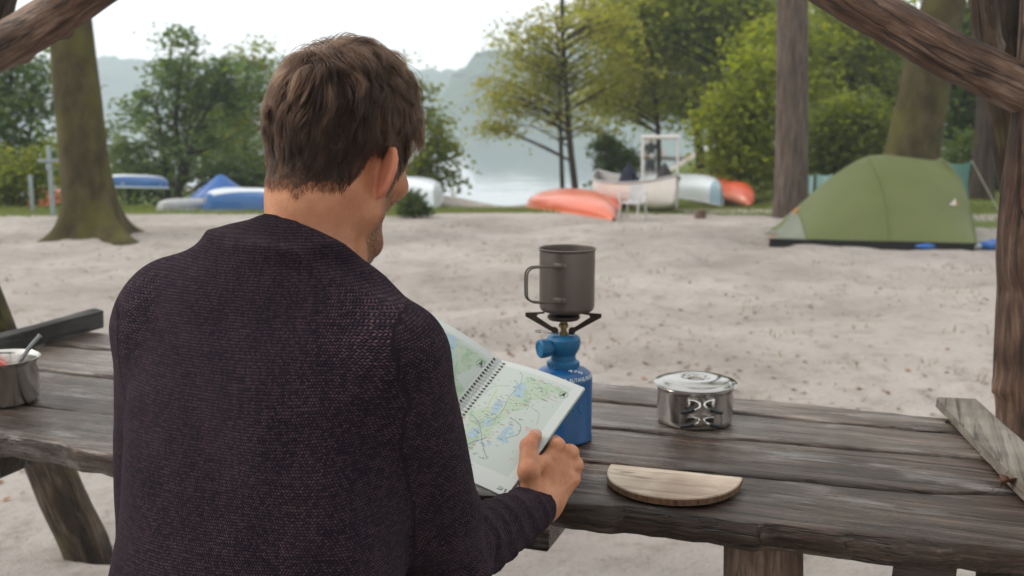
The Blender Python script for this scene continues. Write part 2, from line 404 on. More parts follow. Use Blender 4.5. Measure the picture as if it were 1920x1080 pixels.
def plank(back, front, x0, x1, gap_b, gap_f, thick, mat, seed, live=0.0, droop=0.0, zoff=0.0):
    n = 120; xs = np.linspace(x0, x1, n)
    yb = resample(back, xs)-gap_b; yf = resample(front, xs)+gap_f
    q = np.stack([xs*9, xs*0+seed, xs*0], -1)
    yb = yb+fbm(q, 3, seed)*.004; yf = yf-np.abs(fbm(q*1.3, 4, seed+5))*(.004+live)
    rows = []
    ts = np.array([0, .012, .04, .12, .22, .34, .46, .58, .70, .80, .88, .96, .988, 1])
    endcurve = lambda t: 0
    for k, t in enumerate(ts):
        y = yb+(yf-yb)*t
        xx = xs.copy(); 
        xx[0] += .012*math.sin(t*9+seed); xx[-1] += .015*math.sin(t*7+seed*2)
        z = np.full(n, TZ+zoff)
        p = np.stack([xs*5, y*40, xs*0+seed], -1)
        z = z+fbm(p, 4, seed)*.0022+vnoise(np.stack([xs*3, xs*0, xs*0+seed], -1), 3)*.0025
        e = min(t, 1-t)
        if e < .001: z = z-.007
        elif e < .02: z = z-.0016
        rows.append(np.stack([xx, y, z], -1))
    # front face, underside, back face
    rf = rows[-1].copy(); rf[:, 2] -= thick*.45+droop; rf[:, 1] -= fbm(np.stack([xs*14, xs*0+3, xs*0+seed], -1), 4, seed+9)*(.004+live*.6)-live*.2; rows.append(rf)
    rb = rows[-1].copy(); rb[:, 2] = TZ+zoff-thick-.004*np.abs(fbm(q*1.5, 3, seed+2))-live*.4*np.abs(fbm(q, 3, seed+7)); rb[:, 1] += .012; rows.append(rb)
    ru = rows[0].copy(); ru[:, 2] = TZ+zoff-thick; rows.append(ru)
    rows.append(rows[0].copy()*1.0)
    V = np.array(rows)-TO
    mb = MB(); mb.grid(V.transpose(1, 0, 2))
    m = len(rows)
    mb.f.append(list(range(m-1))); mb.f.append([(n-1)*m+i for i in range(m-1)][::-1])
    return mb.build('plank', mat, table, sharp=50)
xl, xr = -1.36, .92
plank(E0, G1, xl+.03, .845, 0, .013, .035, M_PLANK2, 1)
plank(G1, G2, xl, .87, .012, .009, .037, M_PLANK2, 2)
plank(G2, G3, xl+.02, .83, .009, .004, .036, M_PLANK, 3)
plank(G3, E4, xl-.02, 1.02, .003, 0, .045, M_PLANK, 4, live=.020)

def dirbox(name, p0, p1, w, h, mat, parent, origin, seed=0, n=14, taper=1.0, tilt=0.0):
    """a sawn board from p0 to p1 (centre line of its underside)"""
    p0 = np.array(p0, float); p1 = np.array(p1, float); d = p1-p0; L = np.linalg.norm(d); d /= L
    s = np.cross(d, [0, 0, 1.]); s /= np.linalg.norm(s); u = np.cross(s, d)
    s, u = s*math.cos(tilt)+u*math.sin(tilt), u*math.cos(tilt)-s*math.sin(tilt)
    secs = [(-.5, .06), (-.47, 0), (.47, 0), (.5, .06), (.5, .94), (.47, 1), (.2, 1.02), (-.2, 1.02), (-.47, 1), (-.5, .94)]
    V = []
    for i in range(n):
        t = i/(n-1); c = p0+d*L*t; ww = w*(1+(taper-1)*t)
        jit = fbm(np.array([[t*6, seed, k*.7] for k in range(len(secs))]), 3, seed)*.005
        V.append([c+s*(a*ww+jit[k]*(1 if abs(a) > .3 else .2))+u*(b*h+jit[k]*.25) for k, (a, b) in enumerate(secs)]+[c+s*(secs[0][0]*ww+jit[0])+u*(secs[0][1]*h+jit[0]*.25)])
    V = np.array(V)-np.array(origin)
    mb = MB(); mb.grid(V); m = len(secs)+1
    mb.f.append(list(range(m-1))[::-1]); mb.f.append([(n-1)*m+i for i in range(m-1)])
    return mb.build(name, mat, parent, sharp=35)
pa, pb = on(1800, 764, TZ+.01), on(1912, 884, TZ+.01)
pc = pb+(pb-pa)*.35
dirbox('end_board', [pa[0]-.0, pa[1]+.02, TZ+.004], [pc[0]+.01, pc[1], TZ+.004], .078, .020, M_CLEAT, table, TO, 3)['label'] = 'pale silvered board across the right end'
qa, qb = on(150, 622, TZ), on(-40, 690, TZ)
dirbox('end_board', [qa[0]+.03, qa[1]+.05, TZ+.004], [qb[0]-.12, qb[1]-.22, TZ+.004], .032, .048, M_CLEAT2, table, TO, 8, tilt=.12)['label'] = 'dark upright board across the left end'
# battens below the boards
for x in (-.95, .12, .72):
    y0 = np.interp(x, E0[:, 0], E0[:, 1]); y1 = np.interp(x, E4[:, 0], E4[:, 1])
    dirbox('batten', [x+.10, y0-.06, TZ-.125], [x-.10, y1+.12, TZ-.125], .09, .078, M_PLANK, table, TO, 11)

def log(name, pts, radii, mat, parent, origin, seed=0, n=18, knots=0, rings=10):
    P = smooth_path([np.array(p)-np.array(origin) for p in pts], rings)
    r = np.interp(np.linspace(0, 1, len(P)), np.linspace(0, 1, len(radii)), radii)
    mb = MB(); mb.tube(P, r, n)
    v = np.array(mb.v); k = len(P)*n
    cen = np.repeat(P, n, axis=0); d = v[:k]-cen
    L = np.repeat(np.linspace(0, 1, len(P))*len(P)*.05, n)
    a = np.tile(np.arange(n)/n*2*math.pi, len(P))
    nz = fbm(np.stack([np.cos(a)*1.6, np.sin(a)*1.6, L*2.2], -1), 3, seed)*.10
    rng = np.random.default_rng(seed)
    for _ in range(knots):
        t = rng.uniform(.1, .9)*L.max(); aa = rng.uniform(0, 6.28); sg = rng.choice([1, 1, -.8])
        da = np.angle(np.exp(1j*(a-aa)))
        nz += sg*.20*np.exp(-((L-t)/.05)**2-(da/.35)**2)
    v[:k] = cen+d*(1+nz)[:, None]
    mb.v = [tuple(p) for p in v]
    me = mb.mesh(name, True, 60); seg = np.concatenate([[0], np.cumsum(np.linalg.norm(np.diff(P, axis=0), axis=1))])
    gr = np.zeros((len(mb.v), 3), np.float32); gr[:k, 0] = np.cos(a)*np.repeat(r, n)+seed*.37; gr[:k, 1] = np.sin(a)*np.repeat(r, n); gr[:k, 2] = np.repeat(seg, n)+seed
    q_ = me.attributes.new('grain', 'FLOAT_VECTOR', 'POINT'); q_.data.foreach_set('vector', gr.ravel())
    return link(name, me, mat, parent)

# legs of the table
for (px_, Y, r) in ((1432, 1.62, .062), (1905, 1.66, .058)):
    p = at(px_, 1020, Y)
    log('leg', [(p[0], p[1], TZ-.048), (p[0]+.004, p[1]+.005, .3), (p[0], p[1], -.12)], [r, r*1.02, r*1.05], M_LOG if px_ < 1800 else M_LOGMOSS, table, TO, int(px_), knots=2)
p = on(420, 740, TZ); log('leg', [(p[0], p[1]+.05, TZ-.045), (p[0], p[1]+.05, .3), (p[0], p[1]+.05, -.1)], [.055, .056, .06], M_LOGMOSS, table, TO, 77)

# bench the man sits on
BO = np.array([-.36, 1.1, 0])
bench = thing('log_bench', 'plank bench on short posts under the seated man', 'bench', BO, 0)
mbb = MB()
ub = np.array([math.cos(T_ANG), math.sin(T_ANG), 0]); vb = np.array([-ub[1], ub[0], 0])
dirbox('seat', BO-ub*.95+[0, 0, .425], BO+ub*.95+[0, 0, .425], .30, .045, M_PLANK2, bench, BO, 21, n=30)
for sgn in (-.7, .7):
    q = BO+ub*sgn
    log('leg', [q+[0, 0, .424], q+[0, 0, .2], q+[0, 0, -.1]], [.07, .072, .075], M_LOGMOSS, bench, BO, int(50+sgn*10))

# log frame round the table: posts and braces
SO = np.array([0, 2.2, 0])
shel = thing('log_shelter', 'open shelter of crooked log posts and peeled diagonal braces round the table', 'shelter', SO)
def lab(o, s): o['label'] = s; return o
# right brace
lab(log('brace', [at(1990, 206, 2.16), at(1920, 170, 2.17), at(1850, 136, 2.18), at(1780, 102, 2.19), at(1690, 52, 2.21), at(1600, 4, 2.23), at(1500, -60, 2.26), at(1300, -190, 2.26), at(1020, -430, 2.15), at(900, -640, 2.0)], [.047, .048, .048, .047, .046, .045, .043, .041, .04, .04], M_LOG, shel, SO, 31, n=28, knots=9, rings=12), 'reddish peeled brace rising left from the right posts')
# left brace
lab(log('brace', [at(-140, 155, 2.75), at(-20, 98, 2.75), at(90, 36, 2.75), at(190, -30, 2.75), at(420, -190, 2.6), at(760, -430, 2.25), at(880, -640, 1.95)], [.060, .057, .054, .052, .050, .046], M_LOG, shel, SO, 32, n=28, knots=7, rings=12), 'peeled brace across the upper left corner')
# right posts
lab(log('post', [at(1935, 1000, 2.19)*[1, 1, 0]+[0, 0, -.1], at(1936, 860, 2.19), at(1933, 700, 2.19), at(1934, 560, 2.19), at(1930, 420, 2.18), at(1945, 260, 2.17), at(1958, 120, 2.17), at(1975, -200, 2.17)], [.080, .074, .072, .066, .060, .055, .052, .05], M_LOGDARK, shel, SO, 33, n=26, knots=6, rings=10), 'reddish brown post beside the table end')
lab(log('post', [at(1942, 640, 2.42)*[1, 1, 0]+[0, 0, -.1], at(1935, 560, 2.42), at(1915, 420, 2.42), at(1892, 300, 2.42), at(1874, 200, 2.42), at(1856, 100, 2.42), at(1842, 0, 2.42), at(1812, -240, 2.42)], [.045, .042, .034, .031, .030, .029, .029, .03], M_LOGMOSS, shel, SO, 34, n=20, knots=3), 'slender grey forked post')
lab(log('post', [at(1960, 640, 2.50)*[1, 1, 0]+[0, 0, -.1], at(1940, 400, 2.50), at(1920, 280, 2.50), at(1918, 140, 2.50), at(1920, 0, 2.50), at(1925, -260, 2.5)], [.06, .045, .050, .062, .072, .08], M_LOGMOSS, shel, SO, 35, n=22, knots=3), 'thick mossy post behind the brace')
# left posts
lab(log('post', [at(172, 1075, 3.06), at(158, 1020, 3.06), at(124, 950, 3.06), at(86, 860, 3.06), at(20, 700, 3.06), at(-18, 600, 3.06), at(-70, 460, 3.06), at(-130, 250, 3.06), at(-170, -100, 3.06)], [.072, .070, .068, .066, .062, .058, .055, .055, .055], M_LOGMOSS, shel, SO, 36, n=20, knots=3), 'dark leaning post at the left end of the table')
lab(log('post', [at(-85, 330, 2.98), at(-50, 180, 2.98), at(-22, 40, 2.98), at(15, -120, 2.98), at(30, -260, 2.98)], [.045, .05, .056, .056, .055], M_LOGMOSS, shel, SO, 37, n=20, knots=2), 'dark forked post top in the upper left corner')
# ------------------------------------------------------------------ things on the table
def brushed(name, c, rough=.28, c2=None):
    m, nt, b = nodes(name); b.inputs['Metallic'].default_value = 1
    v = coords(nt, 'Object', (1, 1, 60)); n = tex(nt, 'ShaderNodeTexNoise', v, Scale=6, Detail=6)
    nt.links.new(ramp(nt, n.outputs['Fac'], [(.3, c), (.7, c2 or tuple(x*.86 for x in c))]), b.inputs['Base Color'])
    nt.links.new(ramp(nt, n.outputs['Fac'], [(.3, (rough,)*3), (.7, (rough+.1,)*3)]), b.inputs['Roughness'])
    bump(nt, b, n.outputs['Fac'], .08, .0006)
    return m
M_STEEL = brushed('stainless_steel', (.62, .60, .57), .16)
M_STEELB = brushed('stainless_steel_mirror', (.42, .42, .41), .10)
M_TI = simple('blasted_titanium', (.21, .185, .165), (.165, .145, .13), 6, .42, metal=.85, bmp=.25, bscale=900, bdist=.0003)
M_TIW = simple('titanium_wire', (.17, .15, .13), None, 30, .35, metal=.9)
M_BLUE = simple('blue_enamel', (.004, .080, .235), (.003, .066, .20), 10, .34, spec=.5)
M_BLUEP = simple('blue_plastic', (.008, .13, .29), (.007, .11, .25), 14, .45)
M_WHITE = simple('white_print', (.72, .76, .78), (.62, .68, .72), 60, .5)
M_BRASS = simple('aged_brass', (.30, .22, .10), (.17, .12, .06), 40, .38, metal=.9)
M_BURNT = simple('heat_stained_iron', (.075, .052, .038), (.03, .022, .018), 30, .45, metal=.7)
M_RUBBER = simple('dark_rubber', (.012, .014, .018), None, 20, .45)

# --- gas stove
sp = on(1055, 822, TZ); S_LOC = (sp[0], sp[1], TZ+.0015)
stove = thing('gas_stove', 'blue camping gas cartridge stove with folding pot arms, behind the open map', 'stove', S_LOC)
R = .0535
prof = [(0, .004), (R-.006, .004), (R-.003, 0), (R, .002), (R, .006), (R-.0012, .008), (R-.0006, .112), (R-.0012, .117), (R-.005, .124), (R-.012, .1295), (R-.022, .1335), (.027, .1355), (.0, .1355)]
cart = MB().lathe(prof, 64).build('cartridge', M_BLUE, stove, sharp=35)
def text_mesh(name, s, size, mat, parent, fn, ext=.0003):
    cu = bpy.data.curves.new(name, 'FONT'); cu.body = s; cu.size = size; cu.align_x = 'CENTER'; cu.align_y = 'CENTER'; cu.resolution_u = 3
    tmp = bpy.data.objects.new('tmp', cu); COL.objects.link(tmp)
    me = bpy.data.meshes.new_from_object(tmp.evaluated_get(bpy.context.evaluated_depsgraph_get()))
    bpy.data.objects.remove(tmp); me.materials.clear()
    bm = bmesh.new(); bm.from_mesh(me)
    bmesh.ops.triangulate(bm, faces=bm.faces[:]); bmesh.ops.subdivide_edges(bm, edges=[e for e in bm.edges if e.calc_length() > size*.25], cuts=2)
    bmesh.ops.triangulate(bm, faces=bm.faces[:])
    for v in bm.verts: v.co = Vector(fn(v.co.x, v.co.y))
    bm.to_mesh(me); bm.free(); me.name = name
    return link(name, me, mat, parent)
def on_can(x, y, z0=.1195, slope=True):
    zz = z0+y; rr = np.interp(zz, [.0, .112, .117, .124, .1295, .1335], [R, R-.0006, R-.0012, R-.005, R-.012, R-.022])+.0004
    a = -math.pi/2+x/R; return (rr*math.cos(a), rr*math.sin(a), zz+.0003)
text_mesh('lettering', 'BUTANO-PROPANO  BUTANE-PROPANE', .0088, M_WHITE, cart, lambda x, y: on_can(x+.004, y, .1195))
text_mesh('lettering', '470', .020, M_WHITE, cart, lambda x, y: ((.020+x*.9), -.034+y*.55, .1348-max(0, (math.hypot(.02+x*.9, -.034+y*.55)-.031)*.33)+.0008))
text_mesh('lettering', 'GAS', .028, simple('pale_blue_print', (.03, .17, .36), None, 30, .4), cart, lambda x, y: on_can(x+.012, y*1.1, .062))
vb_prof = [(.0, .1350), (.0285, .1350), (.0285, .1435), (.026, .1455), (.0225, .147), (.0225, .157), (.026, .163), (.0295, .170), (.031, .178), (.0305, .186), (.027, .1905), (.0235, .1925), (.0, .1925)]
valve = MB().lathe(vb_prof, 40).build('valve_body', M_BLUEP, stove, sharp=30)
mb = MB()
for k in range(24):
    a = 2*math.pi*k/24; mb.box((-.0008, -.0008, .1362), (.0008, .0008, .1432), 0, Matrix.Translation((.0287*math.cos(a), .0287*math.sin(a), 0)))
mb.build('grip_ring', M_BLUEP, valve, smooth=False)
kn = MB(); pr = []
kd = np.array([-.90, -.43, -.04]); kd /= np.linalg.norm(kd); k0 = np.array([-.016, -.012, .1735])
n = 28; vs = []; side = np.cross(kd, [0, 0, 1.]); side /= np.linalg.norm(side); upv = np.cross(side, kd)
for (t, rr) in [(0, .012), (.010, .0125), (.013, .0155), (.029, .0165), (.0315, .0150), (.0318, .011), (.0305, .0105), (.0305, .0001)]:
    for j in range(n):
        a = 2*math.pi*j/n; r2 = rr*(1+(.05 if (j % 2) and .013 <= t <= .03 else 0)); vs.append(k0+kd*t+r2*(math.cos(a)*side+math.sin(a)*upv))
kn.add(vs, [[i*n+j, i*n+(j+1) % n, (i+1)*n+(j+1) % n, (i+1)*n+j] for i in range(7) for j in range(n)])
kn.build('knob', M_BLUEP, stove, sharp=35)
MB().lathe([(0, .192), (.0075, .192), (.0075, .198), (.0055, .199), (.0055, .206), (.0085, .207), (.0085, .213), (.006, .215), (.006, .222), (0, .222)], 20).build('burner_stem', M_BRASS, stove, sharp=30)
MB().lathe([(0, .2195), (.014, .2195), (.027, .2215), (.0295, .224), (.0290, .2285), (.0265, .2300), (.018, .2305), (.0165, .2325), (.006, .2332), (0, .2332)], 40).build('burner_head', M_BURNT, stove, sharp=30)
arm_poly = [(.010, .1945), (.019, .1945), (.023, .2005), (.0705, .2295), (.0705, .2364), (.036, .2364), (.036, .2335), (.048, .2325), (.050, .2290), (.021, .2085), (.014, .2075), (.010, .2035)]
for k, az in enumerate((-168, -22, 78)):
    a = math.radians(az); M = Matrix.Rotation(a, 4, 'Z') @ Matrix.Rotation(math.pi/2, 4, 'X')
    MB().prism(arm_poly, -.0014, .0014, M).build('pot_arm', M_BURNT, stove, smooth=False)
mb = MB(); mb.tube(smooth_path([(-.012, -.006, .197), (-.026, -.016, .199), (-.038, -.02, .2025), (-.043, -.0215, .2035)], 5), .0011, 6)
mb.tube([(-.041, -.0205, .2032), (-.052, -.0245, .2048)], [.0028, .0020], 8, flat=(1, .35)); mb.build('adjuster_wire', M_STEEL, stove)

# --- titanium mug on the stove
MR = .0495; MH = .114
mug = thing('camping_mug', 'grey titanium mug with wire handle standing on the gas stove', 'mug', (sp[0]+.0055, sp[1], S_LOC[2]+.2367))
mp = [(0, .0015), (MR-.010, .0002), (MR-.005, .0012), (MR-.0018, .0045), (MR, .010), (MR, MH-.006), (MR+.0006, MH-.003), (MR+.0022, MH-.0015), (MR+.0024, MH), (MR+.0010, MH+.0007), (MR-.0007, MH-.001), (MR-.0010, MH-.006), (MR-.0011, .011), (MR-.006, .0024), (0, .0024)]
cup = MB().lathe(mp, 72).build('cup', M_TI, mug, sharp=40)
hd = np.array([-.94, -.34]); hd = hd/np.linalg.norm(hd)
for s_, dz, tw in ((0, 0, 0.0), (1, -.001, .13)):
    def hp(u, z):                        # runs along the wall then out past it
        a0 = math.radians(-108)+tw*.5
        bx, by = MR*1.03*math.cos(a0), MR*1.03*math.sin(a0)
        d = np.array([-.985, -.06-tw*.5]); d /= np.linalg.norm(d)
        return (bx+d[0]*u, by+d[1]*u-.001-.002*s_, z+dz)
    pth = [hp(-.004, .088), hp(.012, .0882), hp(.040, .0885), hp(.052, .0865), hp(.0585, .080), hp(.060, .070), hp(.060, .045), hp(.0585, .035), hp(.052, .0285), hp(.040, .026), hp(.012, .0263), hp(-.004, .0265)]
    MB().tube(smooth_path(pth, 5), .00165, 8).build('handle', M_TIW, mug)
for z in (.0875, .0265):
    a0 = math.radians(-108); M = Matrix.Rotation(a0, 4, 'Z') @ Matrix.Translation((MR, 0, z))
    mb = MB(); mb.box((-.001, -.011, -.0055), (.0016, .013, .0055), .0006, M); mb.box((.0016, -.004, -.005), (.0042, .004, .005), .0008, M)
    for yy in (-.0075, .0095): mb.tube([tuple(M @ Vector((.001, yy, 0))), tuple(M @ Vector((.0028, yy, 0)))], .0022, 8)
    mb.build('bracket', M_TI, mug, sharp=30)

# --- lidded pot
pp = on(1302, 789, TZ)
pot = thing('cooking_pot', 'small stainless steel pot with lid and folded wire handles on the planks', 'pot', (pp[0], pp[1], TZ+.002))
PR = .0725; PH = .072
MB().lathe([(0, .0015), (PR-.008, 0), (PR-.003, .0012), (PR-.0005, .005), (PR, .010), (PR, PH-.010), (PR+.001, PH-.005), (PR+.0045, PH-.001), (PR+.0055, PH+.0005), (PR+.0045, PH+.0018), (PR+.002, PH+.0008), (PR-.002, PH-.004), (PR-.002, .012), (0, .004)], 72).build('pot_body', M_STEEL, pot, sharp=40)
lid = MB().lathe([(0, PH+.0005), (PR+.001, PH+.0012), (PR+.0062, PH+.0022), (PR+.0068, PH+.0036), (PR+.0055, PH+.0048), (PR-.002, PH+.0055), (PR-.006, PH+.0085), (PR-.012, PH+.0112), (PR-.030, PH+.0140), (PR-.042, PH+.0147), (.026, PH+.0142), (.0215, PH+.0110), (.0165, PH+.0065), (.010, PH+.0062), (0, PH+.0062)], 72).build('lid', M_STEELB, pot, sharp=45)
MB().tube(smooth_path([(-.014, .003, PH+.0075), (-.010, .002, PH+.0125), (0, 0, PH+.0140), (.010, -.002, PH+.0125), (.014, -.003, PH+.0075)], 6), .0022, 8, flat=(1.6, 1)).build('lid_grip', M_STEEL, lid)
def wall(phi, z, out): 
    a = -math.pi/2+math.radians(phi)-.02; r_ = PR+out; return (r_*math.cos(a), r_*math.sin(a), z)
for sg in (-1, 1):
    w1 = [wall(sg*18, .058, .002), wall(sg*10, .0595, .005), wall(sg*3, .056, .012), wall(sg*5, .049, .019), wall(sg*14, .043, .018), wall(sg*25, .0375, .015)]
    w2 = [wall(sg*18, .026, .002), wall(sg*10, .0275, .005), wall(sg*3, .0265, .012), wall(sg*6, .0205, .018), wall(sg*14, .0150, .017), wall(sg*25, .0105, .015)]
    mb = MB(); mb.tube(smooth_path(w1, 6), .0020, 8); mb.tube(smooth_path(w2, 6), .0020, 8)
    mb.tube([wall(sg*25, .0375, .015), wall(sg*25.5, .025, .0152), wall(sg*25, .0105, .015)], .0019, 8)
    mb.box((-.002, -.003, .022), (.002, .003, .062), .0008, Matrix.Rotation(-math.pi/2+math.radians(sg*18)-.02, 4, 'Z') @ Matrix.Translation((PR+.001, 0, 0)))
    hh = mb.build('handle', M_STEEL, pot)
    for w in (w1, w2):
        P = smooth_path(w[3:], 6); MB().tube(P[3:], .0040, 10).build('sleeve', M_RUBBER, hh)

# --- half-moon board
b1, b2 = on(1146, 873, TZ+.012)[:2], on(1391, 898, TZ+.012)[:2]
mid = (b1+b2)/2; ch = np.linalg.norm(b2-b1); dx = (b2-b1)/ch; nrm = np.array([dx[1], -dx[0]])
sag = on(1262, 939, TZ+.012)[:2]; sag = abs((sag-mid)@nrm)
bo = thing('cutting_board', 'pale half-moon wooden cutting board at the near edge of the table', 'cutting board', (mid[0], mid[1], TZ+.0035), math.atan2(dx[1], dx[0]))
poly = []
for k in range(49):
    a = math.pi*k/48; poly.append((-math.cos(a)*ch/2*1.01, -math.sin(a)**.82*sag))
bm = bmesh.new(); vsb = [bm.verts.new((x, y, 0)) for x, y in poly]; fb = bm.faces.new(vsb); 
if fb.normal.z > 0: fb.normal_flip()
ex = bmesh.ops.extrude_face_region(bm, geom=[fb]); 
for v in [g for g in ex['geom'] if isinstance(g, bmesh.types.BMVert)]: v.co.z += .0115
bmesh.ops.recalc_face_normals(bm, faces=bm.faces[:])
bmesh.ops.bevel(bm, geom=[e for e in bm.edges if abs(e.verts[0].co.z-e.verts[1].co.z) < 1e-6], offset=.0013, segments=2, affect='EDGES')
me = bpy.data.meshes.new('board'); bm.to_mesh(me); bm.free()
me.polygons.foreach_set('use_smooth', np.ones(len(me.polygons), dtype=bool)); me.set_sharp_from_angle(angle=math.radians(40))
M_BOARD = wood('pale_board', (.52, .42, .32), (.66, .57, .47), (.74, .67, .58), along='x', gscale=1.0, rough=.6, rough2=.75, bdist=.0006, spec=.3)
link('board', me, M_BOARD, bo)
M_BARK = wood('bark_edge', (.09, .045, .02), (.24, .13, .06), (.36, .22, .12), along='z', gscale=4, rough=.7, rough2=.9, bdist=.001)
rim = MB()
o3 = [(p[0]*1.004, p[1]*1.004-.0004) for p in poly]
rim.add([(x, y, .0013) for x, y in o3]+[(x, y, .0100) for x, y in o3], [[i, i+1, len(o3)+i+1, len(o3)+i] for i in range(len(o3)-1)])
rim.build('edge_band', M_BARK, bo)

# --- a curled dead leaf in the gap by the end board
dl = on(1893, 908, TZ+.01); lf_t = thing('dead_leaf', 'curled brown dead leaf lying by the pale end board of the table', 'leaf', (dl[0], dl[1], TZ+.004))
V_ = [[(-.026+.052*a, .013*math.sin(math.pi*min(1, a*1.05))**.8*(2*w-1), .006+.010*(2*w-1)**2+.006*math.sin(a*5)) for w in np.linspace(0, 1, 7)] for a in np.linspace(0, 1, 10)]
mb = MB(); mb.grid(np.array(V_)); mb.grid(np.array(V_)[:, ::-1]+[0, 0, -.0006]); M_DL = simple('dead_leaf_brown', (.16, .065, .028), (.09, .035, .018), 60, .7, bmp=.5, bscale=200, bdist=.001); mb.build('blade', M_DL, lf_t, rot=(0, 0, .6))
MB().tube(smooth_path([(-.026, 0, .006), (-.036, .003, .008), (-.044, .002, .004)], 4), .0008, 5).build('stalk', M_DL, lf_t, rot=(0, 0, .6))

# --- open steel pot at the left
lp = on(4, 752, TZ)
pot2 = thing('open_pot', 'open stainless steel pot with spoon and red food at the left end of the table', 'pot', (lp[0], lp[1], TZ+.003))
OR = .0735; OH = .088
MB().lathe([(0, .0015), (OR-.008, 0), (OR-.003, .0012), (OR, .007), (OR, OH-.010), (OR+.002, OH-.005), (OR+.006, OH-.0005), (OR+.0065, OH+.0012), (OR+.0045, OH+.0015), (OR+.0005, OH-.003), (OR-.0015, OH-.009), (OR-.0015, .009), (OR-.006, .0035), (0, .003)], 64).build('pot_body', M_STEEL, pot2, sharp=40)
def wl2(phi, z, out):
    a = -math.pi/2+math.radians(phi); return ((OR+out)*math.cos(a), (OR+out)*math.sin(a), z)
mb = MB(); mb.tube(smooth_path([wl2(10, .064, .001), wl2(10, .065, .006), wl2(4, .0655, .009), wl2(-14, .066, .011), wl2(-18, .056, .011), wl2(-14, .046, .011), wl2(4, .0455, .009), wl2(10, .046, .006), wl2(10, .047, .001)], 5), .0018, 8)
mb.box((-.001, -.006, .043), (.0015, .006, .068), .0006, Matrix.Rotation(-math.pi/2+math.radians(11), 4, 'Z') @ Matrix.Translation((OR, 0, 0))); mb.build('handle', M_STEEL, pot2)
# spoon
M_SPOON = brushed('dull_steel', (.20, .21, .22), .32)
spn = thing('spoon', 'steel spoon handle leaning out of the open pot', 'spoon', (lp[0], lp[1], TZ))
mb = MB(); mb.tube(smooth_path([(.010, -.012, .030), (.035, -.008, .070), (.062, -.002, .108), (.083, .004, .132), (.088, .006, .137)], 6), [.0026]*12+[.0034]*8+[.0040]*4+[.0026], 10, flat=(1.5, .5)); mb.build('spoon_handle', M_SPOON, spn)
mb = MB(); mb.tube(smooth_path([(.012, -.013, .034), (.002, -.016, .018), (-.010, -.020, .010)], 4), [.003, .006, .010, .013, .013, .012, .009, .006, .002], 12, flat=(.35, 1.2)); mb.build('spoon_bowl', M_STEELB, spn)
tom = thing('tomato_half', 'red and white piece of food in the open steel pot', 'food', (lp[0]+.004, lp[1]-.022, TZ+.0062))
mb = MB(); mb.lathe([(0, 0), (.020, .004), (.028, .016), (.0315, .034), (.030, .052), (.026, .066), (.018, .078), (.010, .083), (0, .085)], 28)
v = np.array(mb.v); v[:, :2] *= 1+.05*np.cos(np.arctan2(v[:, 1], v[:, 0])*5)[:, None]; mb.v = [tuple(p) for p in v]
mb.build('flesh', simple('tomato_red', (.55, .03, .012), (.42, .02, .01), 20, .25), tom)
mb = MB(); mb.tube(smooth_path([(.012, -.014, .072), (.022, -.004, .071), (.026, .008, .067), (.021, .02, .062)], 6), [.003]+[.005]*17+[.003], 10, flat=(.6, 1.3)); mb.build('white_rind', simple('white_rind', (.62, .58, .53), None, 30, .5), tom)
# sediment so the food rests on something
MB().lathe([(0, .0065), (OR-.004, .0065), (OR-.004, .0045), (0, .0045)], 32).build('broth', simple('broth', (.16, .05, .02), None, 8, .15), pot2)
# ------------------------------------------------------------------ spiral-bound map booklet
B_TR, B_BR, B_TL = at(1096, 727, 1.575), at(948, 932, 1.44), at(931, 687, 1.66)
ev = B_BR-B_TR; PL = np.linalg.norm(ev); ev /= PL                 # down the page
fu = B_TR-B_TL; fu -= ev*(fu@ev); PW = np.linalg.norm(fu); fu /= PW   # across the page, spine -> right edge
B_SP = B_TR-fu*PW                                                  # spine top
nn = np.cross(fu, ev); nn /= np.linalg.norm(nn)
if nn@(np.array([0, 0, CAM_H])-B_SP) < 0: nn = -nn                 # the page faces the reader
def page_pt(u, v, side, lift=0.0):
    """u 0..1 from spine outwards, v 0..1 from the top; side +1 right page, -1 left page"""
    u = np.asarray(u, float); v = np.asarray(v, float)
    if side > 0:
        bend = .006*np.sin(np.clip(u, 0, 1)*math.pi)*(1-.3*v)+.004*np.exp(-u/.06)*0
        return B_SP+fu*(u*PW)[..., None]+ev*(v*PL)[..., None]+nn*(bend+lift)[..., None]
    phi = math.radians(24)                                         # the left leaf stands up at an angle to the right one
    lu = -fu*math.cos(phi)+nn*math.sin(phi); ln = nn*math.cos(phi)+fu*math.sin(phi)
    bend = .008*np.sin(np.clip(u, 0, 1)*math.pi)
    return B_SP+lu*(u*PW)[..., None]+ev*(v*PL)[..., None]+ln*(bend+lift)[..., None]

